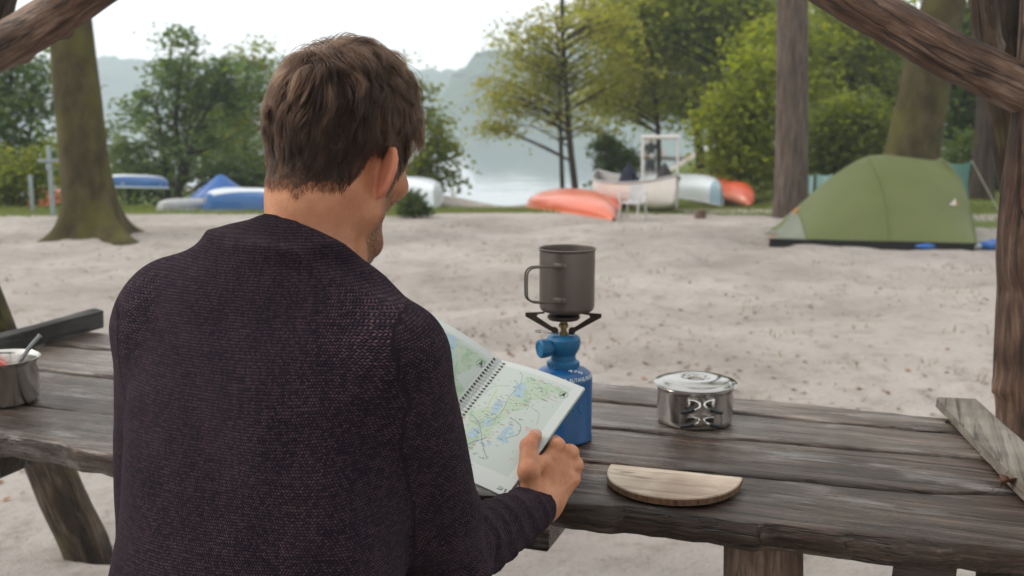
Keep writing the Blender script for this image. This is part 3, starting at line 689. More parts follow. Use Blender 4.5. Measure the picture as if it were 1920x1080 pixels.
def map_print(U, V, seed, left=False):
    """printed colours (sRGB) of a topographic canoe map"""
    P = np.stack([U*6, V*8.5, U*0+seed], -1)
    H, Wd = U.shape
    img = np.ones((H, Wd, 3))*np.array([.86, .875, .87])
    x0, x1, y0, y1 = (.06, .90, .045, .865) if not left else (.10, .95, .05, .93)
    inside = (U > x0) & (U < x1) & (V > y0) & (V < y1)
    img[inside] = np.array([.78, .83, .80])
    n1 = fbm(P*1.1, 4, seed); n2 = fbm(P*1.7+9, 4, seed+2)
    # a belt of woods and lakes runs down the sheet
    cx = .55-.42*(V-.12)+.06*np.sin(V*9) if not left else .25+.1*np.sin(V*8)
    belt = np.abs(U-cx)-(.16+.05*np.sin(V*13+1))
    green = inside & (belt+n1*.16 < 0) & (V > .08)
    if left: green &= (V < .5)
    img[green] = np.array([.72, .82, .68])
    g2 = green & (n2 > .22); img[g2] = np.array([.63, .78, .60])
    def lake(cu, cv, ru, rv, k):
        d = ((U-cu)/ru)**2+((V-cv)/rv)**2+fbm(P*3.2+k, 4, seed+k)*1.7
        img[inside & (d < .8)] = np.array([.60, .76, .88])
        img[inside & (d >= .8) & (d < .9)] = np.array([.52, .68, .80])
    if not left:
        for k, q in enumerate([(.42, .20, .07, .055), (.47, .245, .05, .03), (.33, .405, .055, .06), (.36, .55, .045, .04), (.62, .60, .06, .07), (.30, .66, .05, .05), (.20, .70, .035, .05), (.52, .69, .03, .03), (.33, .84, .04, .02)]): lake(*q, k)
    else:
        for k, q in enumerate([(.62, .14, .18, .08), (.5, .2, .14, .05), (.75, .28, .06, .05)]): lake(*q, k)
    def line(pts, w, c, wob=.012):
        pts = smooth_path([(a, b, 0) for a, b in pts], 14)[:, :2]
        pts = pts+np.stack([fbm(np.stack([pts[:, 1]*12, pts[:, 0]*12, pts[:, 0]*0+3], -1), 2, int(w*1e5))*wob, fbm(np.stack([pts[:, 0]*12, pts[:, 1]*12+5, pts[:, 0]*0], -1), 2, 4)*wob], -1)
        D = np.full(U.shape, 9.)
        for a, b in zip(pts[:-1], pts[1:]):
            ab = b-a; L = ab@ab+1e-12
            t = np.clip(((U-a[0])*ab[0]+(V-a[1])*ab[1])/L, 0, 1)
            D = np.minimum(D, np.hypot((U-a[0]-t*ab[0]), (V-a[1]-t*ab[1])*1.42))
        img[inside & (D < w)] = np.array(c)
    if not left:
        line([(.33, .07), (.40, .16), (.38, .30), (.42, .42), (.36, .55)], .0035, (.5, .52, .52))
        line([(.13, .52), (.30, .58), (.45, .70), (.60, .80)], .005, (.5, .53, .58))
        line([(.20, .26), (.22, .36), (.25, .46)], .008, (.80, .80, .45))
        line([(.55, .45), (.68, .47), (.72, .54), (.64, .60)], .004, (.45, .48, .50))
        line([(.55, .30), (.75, .33), (.82, .42)], .003, (.6, .6, .6))
        line([(.12, .66), (.10, .74), (.16, .80), (.22, .86)], .006, (.35, .42, .60))
        line([(.45, .66), (.34, .74), (.28, .82), (.38, .86)], .006, (.35, .42, .60))
        line([(.24, .68), (.26, .76), (.20, .84)], .005, (.75, .72, .45))
        line([(.30, .20), (.14, .24), (.10, .33)], .003, (.55, .57, .57))
        line([(.60, .20), (.78, .22)], .003, (.55, .57, .57))
        d = ((U-.235)/.03)**2+((V-.845)/.03)**2+n2*.8; img[inside & (d < .8)] = np.array([.85, .45, .28])
    else:
        line([(.9, .1), (.7, .25), (.6, .4), (.4, .55)], .006, (.45, .47, .47)); line([(.8, .3), (.75, .45), (.85, .7)], .004, (.5, .5, .55))
        d = ((U-.7)/.03)**2+((V-.33)/.02)**2+n2*.8; img[inside & (d < .8)] = np.array([.85, .45, .28])
    rng = np.random.default_rng(seed)
    for k in range(230 if not left else 110):                        # place names, as specks too small to read
        v = rng.uniform(.07, .85); u = (np.interp(v, [.1, .85], [.55, .28])+rng.normal()*.19); ln = rng.uniform(.012, .06)
        c = (.45, .47, .49) if rng.random() < .72 else ((.85, .45, .45) if rng.random() < .6 else (.35, .45, .65))
        a = inside & (np.abs(U-u) < ln/2) & (np.abs(V-v) < .0030) & (vnoise(np.stack([U*150, V*0+k, V*0], -1), k) > -.35)
        img[a] = np.array(c)
    if not left:
        for (u, v, ln, c) in ((.80, .47, .13, (.9, .55, .55)), (.80, .485, .10, (.9, .6, .6)), (.78, .16, .12, (.82, .66, .68)), (.80, .19, .13, (.82, .66, .68)), (.09, .585, .1, (.92, .6, .6))):
            img[inside & (np.abs(U-u) < ln/2) & (np.abs(V-v) < .005) & (vnoise(np.stack([U*130, V*0, V*0+v*9], -1), 3) > -.4)] = np.array(c)
        for v in (.885, .897, .909, .921):                          # the note below the map
            img[(U > .08) & (U < .52) & (np.abs(V-v) < .0035) & (vnoise(np.stack([U*140, V*0+v*90, V*0], -1), 8) > -.3)] = np.array([.5, .52, .53])
        img[(U > .07) & (U < .22) & (np.abs(V-.952) < .006) & (vnoise(np.stack([U*120, V*0, V*0], -1), 5) > -.3)] = np.array([.45, .47, .48])
    # north arrow
    au, av = (.865, .115) if not left else (.14, .12)
    t = (V-(av-.028))/.05
    img[(t > 0) & (t < 1) & (np.abs(U-au+(.5-t)*-.01) < t*.026) & ~((t > .72) & (np.abs(U-au) < (t-.72)*.055))] = np.array([.06, .07, .07])
    ring = np.hypot(U-au, (V-av-.004)*1.42); img[(np.abs(ring-.042) < .003)] = np.array([.45, .47, .47])
    return img
def digits(img, U, V, s, u0, v0, w, h, col):
    seg = {'3': ['#### ', '    #', '    #', ' ### ', '    #', '    #', '#### '], '1': ['  #', ' ##', '# #', '  #', '  #', '  #', '  #'], '0': [' ### ', '#   #', '#   #', '#   #', '#   #', '#   #', ' ### ']}
    u = u0
    for ch in s:
        g = seg[ch]; cw = w/5
        for r, row in enumerate(g):
            for c_, k in enumerate(row):
                if k == '#': img[(U >= u+c_*cw) & (U < u+(c_+1.15)*cw) & (V >= v0+r*h/7) & (V < v0+(r+1.15)*h/7)] = np.array(col)
        u += (len(g[0])+1)*cw
def srgb2lin(c): return np.where(c <= .04045, c/12.92, ((c+.055)/1.055)**2.4)
def m_print(name):
    m, nt, b = nodes(name); a = nt.nodes.new('ShaderNodeAttribute'); a.attribute_name = 'print'
    nt.links.new(a.outputs['Color'], b.inputs['Base Color']); b.inputs['Roughness'].default_value = .42; b.inputs['Specular IOR Level'].default_value = .35
    return m
book = thing('map_booklet', 'spiral-bound map booklet held open in the right hand of the man', 'map', tuple(B_SP+ev*PL))
BKO = B_SP+ev*PL
def leaf(side, lift, name, nu, nv, printed, seed, mat):
    u = np.linspace(0 if side > 0 else 0, 1, nu); v = np.linspace(0, 1, nv); U, V = np.meshgrid(u, v, indexing='xy')
    P = page_pt(U, V, side, np.full(U.shape, lift))-BKO
    i = np.arange(nu*nv).reshape(nv, nu)
    f = np.stack([i[:-1, :-1].ravel(), i[:-1, 1:].ravel(), i[1:, 1:].ravel(), i[1:, :-1].ravel()], 1)
    if side > 0: f = f[:, ::-1]
    # thickness: a back sheet and edges
    back = page_pt(U, V, side, np.full(U.shape, lift-.0009))-BKO
    k = nu*nv; fb = f[:, ::-1]+k
    rim_ = list(i[0, :])+list(i[1:, -1])+list(i[-1, -2::-1])+list(i[-2:0:-1, 0]); fr = np.array([[rim_[j], rim_[(j+1) % len(rim_)], rim_[(j+1) % len(rim_)]+k, rim_[j]+k] for j in range(len(rim_))])
    if side > 0: pass
    me = new_mesh(name, np.concatenate([P.reshape(-1, 3), back.reshape(-1, 3)]), np.concatenate([f, fb, fr]), True, 50)
    if printed:
        img = map_print(U, V, seed, side < 0)
        if side > 0: digits(img, U, V, '31', .905-.03, .945, .05, .026, (.12, .13, .14))
        img = img*.78+np.array([.84, .86, .855])*.22
        col = np.ones((2*k, 4), np.float32); col[:k, :3] = srgb2lin((img*.72+img.mean(2, keepdims=True)*.28).reshape(-1, 3)*np.array([.85, .87, .87])); col[k:, :3] = .6
        a = me.attributes.new('print', 'FLOAT_COLOR', 'POINT'); a.data.foreach_set('color', col.ravel())
    return link(name, me, mat, book)
M_PRINT = m_print('map_print'); M_PAPER = simple('page_block', (.62, .63, .62), (.56, .57, .56), 50, .6)
leaf(1, .0, 'right_page', 230, 310, True, 31, M_PRINT)
leaf(-1, .0, 'left_page', 150, 200, True, 12, M_PRINT)
for k in range(3):
    leaf(1, -.0012-.0011*k, 'page_block', 24, 24, False, 0, M_PAPER); leaf(-1, -.0012-.0011*k, 'page_block', 24, 24, False, 0, M_PAPER)
M_COVER = simple('booklet_cover', (.05, .16, .22), None, 20, .35)
leaf(1, -.0052, 'cover', 24, 24, False, 0, M_COVER); leaf(-1, -.0052, 'cover', 24, 24, False, 0, M_COVER)
# wire binding: loops through holes along the spine, and the holes themselves
M_HOLE = simple('punched_hole', (.03, .03, .03), None, 20, .8); M_WIRE = simple('white_wire', (.6, .61, .6), None, 20, .3, metal=.5)
nring = 34
lp_me = None
for k in range(nring):
    v = .03+.94*k/(nring-1)
    a0 = page_pt(np.array(.045), np.array(v), 1, np.array(.0006))-BKO; a1 = page_pt(np.array(.045), np.array(v), -1, np.array(.0006))-BKO
    c = (a0+a1)/2+nn*.0045
    rl = MB(); rl.tube(smooth_path([a0-nn*.004, a0+nn*.001, c+nn*.0015, a1+nn*.001, a1-nn*.004], 3), .0007, 5); rl.build('binding_ring', M_WIRE, book)
hb = MB()
for side in (1, -1):
    for k in range(nring):
        v = .03+.94*k/(nring-1)
        for uu in (.062,):
            q = [page_pt(np.array(uu+du), np.array(v+dv), side, np.array(.0007))-BKO for du, dv in ((-.014, -.007), (.014, -.007), (.014, .007), (-.014, .007))]
            hb.add(q, [[0, 1, 2, 3]])
hb.build('punched_holes', M_HOLE, book, smooth=False)
# ------------------------------------------------------------------ tent, boats and camp things
def gz(x, y): return float(ground_z(np.array(x), np.array(y))+near_relief(np.array([x]), np.array([y]))[0])

def fabric(name, c1, c2, rough=.5, trans=.38):
    m = bpy.data.materials.new(name); m.use_nodes = True; nt = m.node_tree; b = nt.nodes['Principled BSDF']; out = nt.nodes['Material Output']
    v = coords(nt, 'Object'); n = tex(nt, 'ShaderNodeTexNoise', v, Scale=2.5, Detail=4)
    col = ramp(nt, n.outputs['Fac'], [(.35, c1), (.65, c2)])
    nt.links.new(col, b.inputs['Base Color']); b.inputs['Roughness'].default_value = rough
    w = tex(nt, 'ShaderNodeTexNoise', v, Scale=7, Detail=3); bump(nt, b, w.outputs['Fac'], .25, .02)
    t = nt.nodes.new('ShaderNodeBsdfTranslucent'); nt.links.new(col, t.inputs['Color'])
    mx = nt.nodes.new('ShaderNodeMixShader'); mx.inputs[0].default_value = trans
    nt.links.new(b.outputs[0], mx.inputs[1]); nt.links.new(t.outputs[0], mx.inputs[2]); nt.links.new(mx.outputs[0], out.inputs[0])
    return m
TY = 10.5
to = on(1640, 455, 0.0)
tent = thing('dome_tent', 'green dome tent pitched on the sand in front of the trees', 'tent', (to[0], TY, 0))
TO3 = np.array([to[0], TY, 0])
# silhouette of the ridge, left to right (bearing, height read at the ridge line's distance)
RY = TY+.65
ridge_px = [(1447, 446), (1462, 430), (1490, 396), (1520, 364), (1550, 336), (1580, 315), (1610, 299), (1640, 290), (1668, 287), (1700, 288), (1735, 292), (1760, 296)]
ridge = np.array([at(x, y, RY) for x, y in ridge_px]); ridge[0, 2] = .06
nearb = np.array([on(x, y, .05) for x, y in ((1443, 449), (1500, 450), (1600, 453), (1700, 455), (1828, 458))])
M_FLY = fabric('green_tent_fly', (.165, .20, .066), (.185, .22, .076)); M_FLYP = fabric('pale_tent_panel', (.26, .29, .22), (.29, .32, .25))
M_TEAL = fabric('teal_tent_panel', (.06, .17, .13), (.05, .15, .12), trans=.4)
rs = smooth_path(ridge, 6)
def arch_end(t):       # right pole arch, 0 at near base .. .5 at top .. 1 at far base
    pts = smooth_path([on(1829, 458, .05), at(1824, 420, TY+.02), at(1812, 372, TY+.12), at(1793, 330, TY+.30), at(1762, 297, RY), at(1768, 330, RY+.55), at(1790, 400, RY+.9), on(1800, 446, .05)], 8)
    k = t*(len(pts)-1); i = min(int(k), len(pts)-2); return pts[i]+(pts[i+1]-pts[i])*(k-i)
NS, NT = 60, 28
Vt = np.zeros((NS, NT, 3))
for i in range(NS):
    s = i/(NS-1)
    k = s*(len(rs)-1); a = min(int(k), len(rs)-2); top = rs[a]+(rs[a+1]-rs[a])*(k-a)
    bx = nearb[0]+(nearb[-1]-nearb[0])*s; fx_ = np.array([top[0]*.35+bx[0]*.65+.05, RY+.12+.75*math.sin(min(1, s*1.3)*math.pi/2), .05])
    for j in range(NT):
        t = j/(NT-1)
        if t <= .5:
            w = t*2; q = bx+(top-bx)*w; bulge = .22*math.sin(w*math.pi)*(top[2]-.05)
            q = q+np.array([0, -bulge*.75, bulge*.42]); 
        else:
            w = (t-.5)*2; q = top+(fx_-top)*w; bulge = .22*math.sin(w*math.pi)*(top[2]-.05); q = q+np.array([0, bulge*.75, bulge*.42])
        e = arch_end(t); wgt = np.clip((s-.72)/.28, 0, 1)**2
        q = q*(1-wgt)+e*wgt
        # slack between the poles
        q = q+np.array([0, .020*math.sin(s*9+t*5)*math.sin(t*2*math.pi), .012*math.sin(s*13)*math.sin(t*math.pi)])
        Vt[i, j] = q
Vt -= TO3
def panel(name, V, mat, lab_=None):
    mb = MB(); mb.grid(V); o = mb.build(name, mat, tent, sharp=None)
    if lab_: o['label'] = lab_
    return o
i1 = 11
panel('fly_panel', Vt[:i1+1, :NT//2+1], M_FLYP, 'pale porch panel at the low end'); panel('fly_panel', Vt[:i1+1, NT//2:], M_FLY)
panel('fly_panel', Vt[i1:36, :NT//2+1], M_FLY); panel('fly_panel', Vt[i1:36, NT//2:], M_FLY)
panel('fly_panel', Vt[35:, :NT//2+1], M_FLY); panel('fly_panel', Vt[35:, NT//2:], M_FLY)
# seams and the pole sleeve
mb = MB()
for i in (i1, 35): sm_ = MB(); sm_.tube(Vt[i, :NT//2+1]+[0, -.004, .002], .006, 6); sm_.build('seam', M_FLY, tent)
arch = np.array([arch_end(k/30) for k in range(31)])-TO3
MB().tube(arch+[.004, -.004, 0], .012, 8).build('pole_sleeve', M_FLY, tent)
# awning in front of the door: teal sheet from the arch to a peak on the right
pk = at(1822, 301, RY-.15)-TO3; base = on(1834, 456, .03)-TO3
Va = []
for k in range(31):
    t = k/30; a = arch[k]
    if t < .5: edge = smooth_path([base, at(1822, 405, TY+.1)-TO3, at(1815, 350, TY+.35)-TO3, pk], 5)
    else: edge = smooth_path([pk, pk+[.0, .4, -.25], np.array([base[0]-.1, .95, .05])], 8)
    w = t*2 if t < .5 else (t-.5)*2; kk = w*(len(edge)-1); i = min(int(kk), len(edge)-2); e = edge[i]+(edge[i+1]-edge[i])*(kk-i)
    Va.append([a+(e-a)*u+np.array([0, 0, -.03*math.sin(u*math.pi)]) for u in np.linspace(0, 1, 8)])
panel('awning', np.array(Va), M_TEAL, 'teal awning over the door end')
# dark groundsheet strip under the fly
nb = nearb-TO3
mb = MB(); V = [[p+np.array([0, -.01, .012]), p+np.array([0, .02, -.075])] for p in smooth_path(nb, 6)]; mb.grid(np.array(V)); mb.build('groundsheet', simple('black_groundsheet', (.012, .014, .015), None, 5, .5), tent)
M_RED = simple('red_webbing', (.45, .07, .03), None, 20, .6)
p = on(1677, 456, .03)-TO3
mb = MB(); mb.tube([p+[0, -.01, .10], p+[0, -.03, .02], p+[0, -.05, -.03]], .014, 8, flat=(1, .4)); mb.build('peg_loop', M_RED, tent)
p = on(1447, 447, .03)-TO3; mb = MB(); mb.tube([p+[.02, 0, .04], p+[-.03, -.02, -.02]], .012, 8); mb.build('peg_loop', M_RED, tent)
p = at(1488, 398, TY+.40)-TO3; mb = MB(); mb.tube([p+[-.02, -.08, .0], p+[.02, -.08, .05]], .018, 8, flat=(1, .5)); mb.build('guy_point', simple('orange_tab', (.6, .28, .08), None, 20, .6), tent)
# small mountain-shaped emblem
_V = (Vt+TO3).reshape(-1, 3); _d = _V-np.array([0, 0, CAM_H]); _x = 960+FX*_d[:, 0]/(_d[:, 1]*_c-_d[:, 2]*_s); _y = 540-FX*(_d[:, 1]*_s+_d[:, 2]*_c)/(_d[:, 1]*_c-_d[:, 2]*_s)
_k = np.nonzero(np.hypot(_x-1788, _y-378) < 14)[0]; _near = _V[_k][np.argmin(_V[_k][:, 1])] if len(_k) else at(1788, 378, TY-.1)
ec = at(1788, 378, _near[1]-.02)-TO3
mb = MB(); mb.add([ec+np.array(q) for q in ((-.045, -.012, -.03), (.02, -.012, -.035), (.012, -.010, .035), (-.008, -.010, .01))], [[0, 1, 2, 3]]); mb.build('emblem', simple('white_emblem', (.75, .73, .72), None, 20, .6), tent, smooth=False)
mb = MB(); mb.add([ec+np.array(q) for q in ((.022, -.012, -.035), (.045, -.008, -.03), (.014, -.010, .035))], [[0, 1, 2]]); mb.build('emblem', simple('orange_emblem', (.6, .25, .08), None, 20, .6), tent, smooth=False)
# blue and white tarpaulin along the foot
for (a_, b_) in (((1500, 388), (1405, 452)), ((1822, 301), (1905, 452))):
    pa_ = at(a_[0], a_[1], RY-.1)-TO3; pb_ = on(b_[0], b_[1], .0)-TO3
    MB().tube([pa_, (pa_+pb_)/2-[0, 0, .01], pb_], .004, 5).build('guy_line', simple('pale_cord', (.5, .5, .42), None, 20, .7), tent)
tp = on(1805, 461, .02)
tarp = thing('tarpaulin', 'rolled blue and white tarpaulin lying at the right foot of the green tent', 'tarpaulin', (tp[0], tp[1], 0))
def lump(name, pts, r, mat, parent, origin, flat=(1, 1), n=12):
    P = smooth_path([np.array(p)-np.array(origin) for p in pts], 6); rr = np.interp(np.linspace(0, 1, len(P)), np.linspace(0, 1, len(r)), r)
    mb = MB(); mb.tube(P, rr, n, flat=flat, jitter=.08, rng=np.random.default_rng(3)); return mb.build(name, mat, parent)
M_TB = fabric('blue_tarp', (.03, .14, .45), (.025, .12, .40), .35, .1); M_TW = fabric('white_tarp', (.5, .55, .6), (.55, .6, .66), .4, .1)
tpo = (tp[0], tp[1], 0)
lump('blue_fold', [on(1716, 461, .02), on(1735, 462, .02), on(1760, 461, .02)], [.01, .03, .02], M_TB, tarp, tpo)
lump('white_fold', [on(1745, 461, .02), on(1790, 462, .02), on(1842, 461, .02)], [.018, .028, .026], M_TW, tarp, tpo)
lump('blue_fold', [on(1835, 460, .02), on(1860, 459, .04), on(1880, 458, .05), on(1894, 462, .03)], [.03, .05, .055, .03], M_TB, tarp, tpo)

# ---- boats
def hull_section(w, d, k, n=18, full=.62):
    """half-round section, keel at 0; returns points from port gunwale round to starboard"""
    out = []
    for i in range(n+1):
        a = math.pi*i/n; x = -math.cos(a); y = -math.sin(a)
        sx = math.copysign(abs(x)**.8, x); sy = -abs(y)**full
        out.append((sx*w, d*(1+sy)))
    return out
def canoe(name, label, p_near, p_far, W, D, mat, inner, trim, upside=False, sheer=.18, group='boats drawn up by the shore', seats=True, cat='canoe', z_off=0.0, roll=0.0, nose=None, keel=None):
    p0, p1 = np.array(p_near, float), np.array(p_far, float)
    L = np.linalg.norm(p1-p0); ang = math.atan2(p1[1]-p0[1], p1[0]-p0[0]); c = (p0+p1)/2
    t = thing(name, label, cat, c, ang, group)
    t.rotation_euler = (roll, -math.asin((p1[2]-p0[2])/L), ang)
    ns = 40; outer = []; inn = []
    for i in range(ns+1):
        u = -1+2*i/ns; w = W/2*(max(0, 1-abs(u)**2.1))**.9+.004; d = D*(1+sheer*abs(u)**3.2); k0 = D*.42*abs(u)**4
        rockr = .6*D*max(0, abs(u)-.9)**2*30*.3
        sec = hull_section(w, d-k0, 0); outer.append([(u*L/2*(1-.04*(1-z/(d+1e-6))**2*abs(u)**8), y, z+k0+rockr*.1) for (y, z) in sec])
        sec2 = hull_section(max(w-.018, .002), d-k0-.018, 0); inn.append([(u*L/2*.985, y, z+k0+.018) for (y, z) in sec2])
    O, I = np.array(outer), np.array(inn)
    if upside: O[..., 2] = D*(1+sheer)-O[..., 2]; I[..., 2] = D*(1+sheer)-I[..., 2]
    mb = MB(); mb.grid(O if not upside else O[:, ::-1]); hull = mb.build('hull', mat, t, sharp=60)
    mb = MB(); mb.grid(I[:, ::-1] if not upside else I); mb.build('inside', inner, hull, sharp=60)
    for e in (0, -1):
        MB().tube(O[:, e]+np.array([0, 0, .004 if not upside else -.004]), .016, 8).build('gunwale', trim, t)
    if seats:
        for u in (-.45, .4):
            i = int((u+1)/2*ns); a, b = O[i, 0], O[i, -1]; z = a[2]+(-.05 if not upside else .05)
            mb = MB(); mb.box((a[0]-.10, min(a[1], b[1])+.02, z-.01), (a[0]+.10, max(a[1], b[1])-.02, z+.01), .004); mb.build('seat', trim, t)
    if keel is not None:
        mb = MB(); mb.grid((O if not upside else O[:, ::-1])[2:-2, 5:14]+np.array([0, 0, .005 if upside else -.005])); mb.build('sky_sheen_panel', keel, t)  # pale strip along the hull bottom, sky sheen painted as colour
    if nose is not None:
        mb = MB(); mb.grid((O[:3] if not upside else O[:3, ::-1])*np.array([1.004, 1.02, 1])+np.array([0, 0, .003])); mb.build('bow_band', nose, t)
    return t
def kayak(name, label, p_near, p_far, W, D, mat, deck, upside=True, group='boats drawn up by the shore', roll=0.0, cockpit=True, rocker=.12, peak=None):
    p0, p1 = np.array(p_near, float), np.array(p_far, float)
    L = np.linalg.norm(p1-p0); ang = math.atan2(p1[1]-p0[1], p1[0]-p0[0])
    t = thing(name, label, 'kayak', (p0+p1)/2, ang, group); t.rotation_euler = (roll, -math.asin((p1[2]-p0[2])/L), ang)
    ns = 44; n = 24; H = []; Dk = []
    for i in range(ns+1):
        u = -1+2*i/ns; w = W/2*(max(0, 1-abs(u)**2.0))**.9+.012; hk = D*(.72*(max(0, 1-abs(u)**2.2))**.6+.02); dk = D*.34*(max(0, 1-abs(u)**2)**.7)+.012
        ro = rocker*abs(u)**2.5
        H.append([(u*L/2, -w*math.cos(a), -hk*math.sin(a)**.7+ro) for a in np.linspace(0, math.pi, n)])
        Dk.append([(u*L/2, -w*math.cos(a), dk*math.sin(a)**.8+ro) for a in np.linspace(math.pi, 0, n)])
    H, Dk = np.array(H), np.array(Dk)
    f = -1 if upside else 1
    z0 = D*.36 if upside else D*.74
    for A in (H, Dk): A[..., 2] = A[..., 2]*f+z0
    MB().grid(H if not upside else H[:, ::-1]).build('hull', mat, t, sharp=70)
    MB().grid(Dk if not upside else Dk[:, ::-1]).build('deck', deck, t, sharp=70)
    MB().tube(H[:, 0], .012, 6).build('seam_line', deck, t); MB().tube(H[:, -1], .012, 6).build('seam_line', deck, t)
    if cockpit:
        zc = z0+f*D*.34
        ring = [(.42*math.cos(a)-.05, W*.36*math.sin(a), zc+f*.012-abs(math.sin(a))*f*.03) for a in np.linspace(0, 2*math.pi, 33)]
        MB().tube(ring, .02, 8, cap=False).build('cockpit_rim', simple('black_rim', (.015, .015, .016), None, 10, .5), t)
    mb = MB(); mb.tube(smooth_path([(-L/2+.06, 0, z0+rocker*f), (-L/2-.02, 0, z0+rocker*f+.03), (-L/2-.02, 0, z0+rocker*f-.03), (-L/2+.06, 0, z0+rocker*f-.01)], 4), .008, 6); mb.build('grab_loop', simple('black_loop', (.02, .02, .02), None, 10, .6), t)
    return t
def gp(x, y_, Y, dz=0.0):
    q = at(x, y_, Y); return np.array([q[0], Y, gz(q[0], Y)+dz])
M_ORANGE = simple('orange_hull', (.62, .12, .045), (.55, .10, .04), 4, .30, coat=.4); M_ORANGE2 = simple('red_orange_hull', (.58, .085, .03), (.5, .07, .025), 4, .32, coat=.3)
M_ORDECK = simple('orange_deck', (.70, .26, .16), (.62, .22, .13), 4, .35)
M_WHULL = simple('white_hull', (.70, .69, .66), (.62, .61, .58), 3, .35, coat=.3); M_INNER = simple('pale_inside', (.42, .43, .42), None, 4, .6)
M_GREYT = simple('grey_trim', (.35, .36, .37), None, 8, .5); M_ALU = simple('aluminium_hull', (.55, .60, .62), (.48, .53, .56), 3, .32, metal=.5)
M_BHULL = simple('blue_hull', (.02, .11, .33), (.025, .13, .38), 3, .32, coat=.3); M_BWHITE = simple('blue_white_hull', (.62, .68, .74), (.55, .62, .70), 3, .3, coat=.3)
kayak('kayak', 'orange kayak lying nearest the sand with a pale stripe along its hull', gp(1150, 410, 12.7, .02), gp(998, 378, 16.8, .02), .78, .30, M_ORANGE, M_ORDECK, True, roll=-.12)
kayak('kayak', 'red-orange kayak end poking out between the near kayak and the white canoe', gp(1162, 395, 13.9), gp(1085, 378, 17.8), .5, .24, M_ORANGE2, M_ORANGE2, True)
kayak('kayak', 'red kayak tipped on its side at the edge of the wood', gp(1406, 375, 17.0), gp(1330, 350, 18.4), .46, .42, M_ORANGE2, M_ORDECK, True, roll=.5)
kayak('kayak', 'pink-orange kayak leaning between the silver canoe and the red kayak', gp(1376, 373, 17.9, .08), gp(1300, 350, 19.4, .10), .46, .42, M_ORANGE, M_ORDECK, True, roll=.4)
canoe('canoe', 'white open canoe lying upright on the grass behind the plastic chair', gp(1268, 402, 13.35), gp(1120, 375, 16.4, .10), .80, .36, M_WHULL, M_INNER, M_GREYT, sheer=.35)
canoe('canoe', 'silver canoe turned upside down behind the white canoe', gp(1352, 390, 15.6, .05), gp(1205, 372, 20.0, .16), .85, .35, M_ALU, M_INNER, M_GREYT, True, sheer=.30, nose=simple('blue_nose', (.22, .34, .42), None, 5, .4))
canoe('canoe', 'white hull end showing beside the small dark bush right of the head', gp(815, 385, 16.0), gp(752, 370, 19.4), .75, .34, M_BWHITE, M_INNER, M_GREYT, True, sheer=.3)
# blue boats on the left
canoe('rowing_boat', 'large blue boat with white trim and painted sky sheen, turned over just left of the neck of the man', gp(380, 393, 14.4), gp(560, 385, 15.9), 1.0, .31, M_BHULL, M_INNER, M_BWHITE, True, sheer=.05, cat='boat', seats=False, keel=M_BWHITE)
canoe('rowing_boat', 'flat grey-blue boat in front of the large blue boat', gp(305, 393, 14.1), gp(420, 385, 16.8), .8, .16, M_GREYT, M_INNER, M_BWHITE, True, sheer=.1, cat='boat', seats=False)
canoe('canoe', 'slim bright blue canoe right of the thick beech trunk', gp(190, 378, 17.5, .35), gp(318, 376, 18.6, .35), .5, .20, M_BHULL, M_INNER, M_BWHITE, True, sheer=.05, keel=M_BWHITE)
canoe('canoe', 'pale blue canoe behind the white post at far left', gp(35, 378, 18.5, .2), gp(130, 376, 19.4, .2), .5, .2, M_BWHITE, M_INNER, M_BHULL, True, sheer=.05)
kayak('kayak', 'orange kayak in the grass left of the thick beech trunk', gp(60, 388, 16.6), gp(118, 384, 18.0), .5, .30, M_ORANGE2, M_ORDECK, True)
bb = gp(405, 380, 18.5, 0)
cv = thing('boat_cover', 'small bright blue boat cover peaked like a cap behind the large blue boat', 'boat cover', bb)
mb = MB(); mb.lathe([(.55, 0), (.50, .16), (.40, .32), (.22, .45), (.08, .56), (0, .60)], 24); v = np.array(mb.v); v[:, 0] *= 1.0; v[:, 1] *= .6; v[:, 0] += (v[:, 2] > .3)*.10; mb.v = [tuple(p) for p in v]; mb.build('cover_sheet', M_TB, cv)

# white pipe frame by the canoes
fo = gp(1203, 405, 14.6)
fr = thing('goal_frame', 'white rectangular pipe frame standing over the canoes', 'frame', fo)
M_WP = simple('white_pipe', (.75, .74, .72), None, 10, .4)
xr_ = at(1268, 400, 14.6)[0]-fo[0]; zt = at(1203, 257, 14.6)[2]-fo[2]
for x in (0, xr_): MB().tube([(x, 0, -.05), (x, 0, zt+.012)], .017, 10).build('upright', M_WP, fr)
MB().tube([(-.02, 0, zt), (xr_+.02, 0, zt)], .026, 10).build('crossbar', M_WP, fr)
MB().tube([(0, 0, zt*.30), (xr_, 0, zt*.30)], .010, 8).build('brace', M_WP, fr)

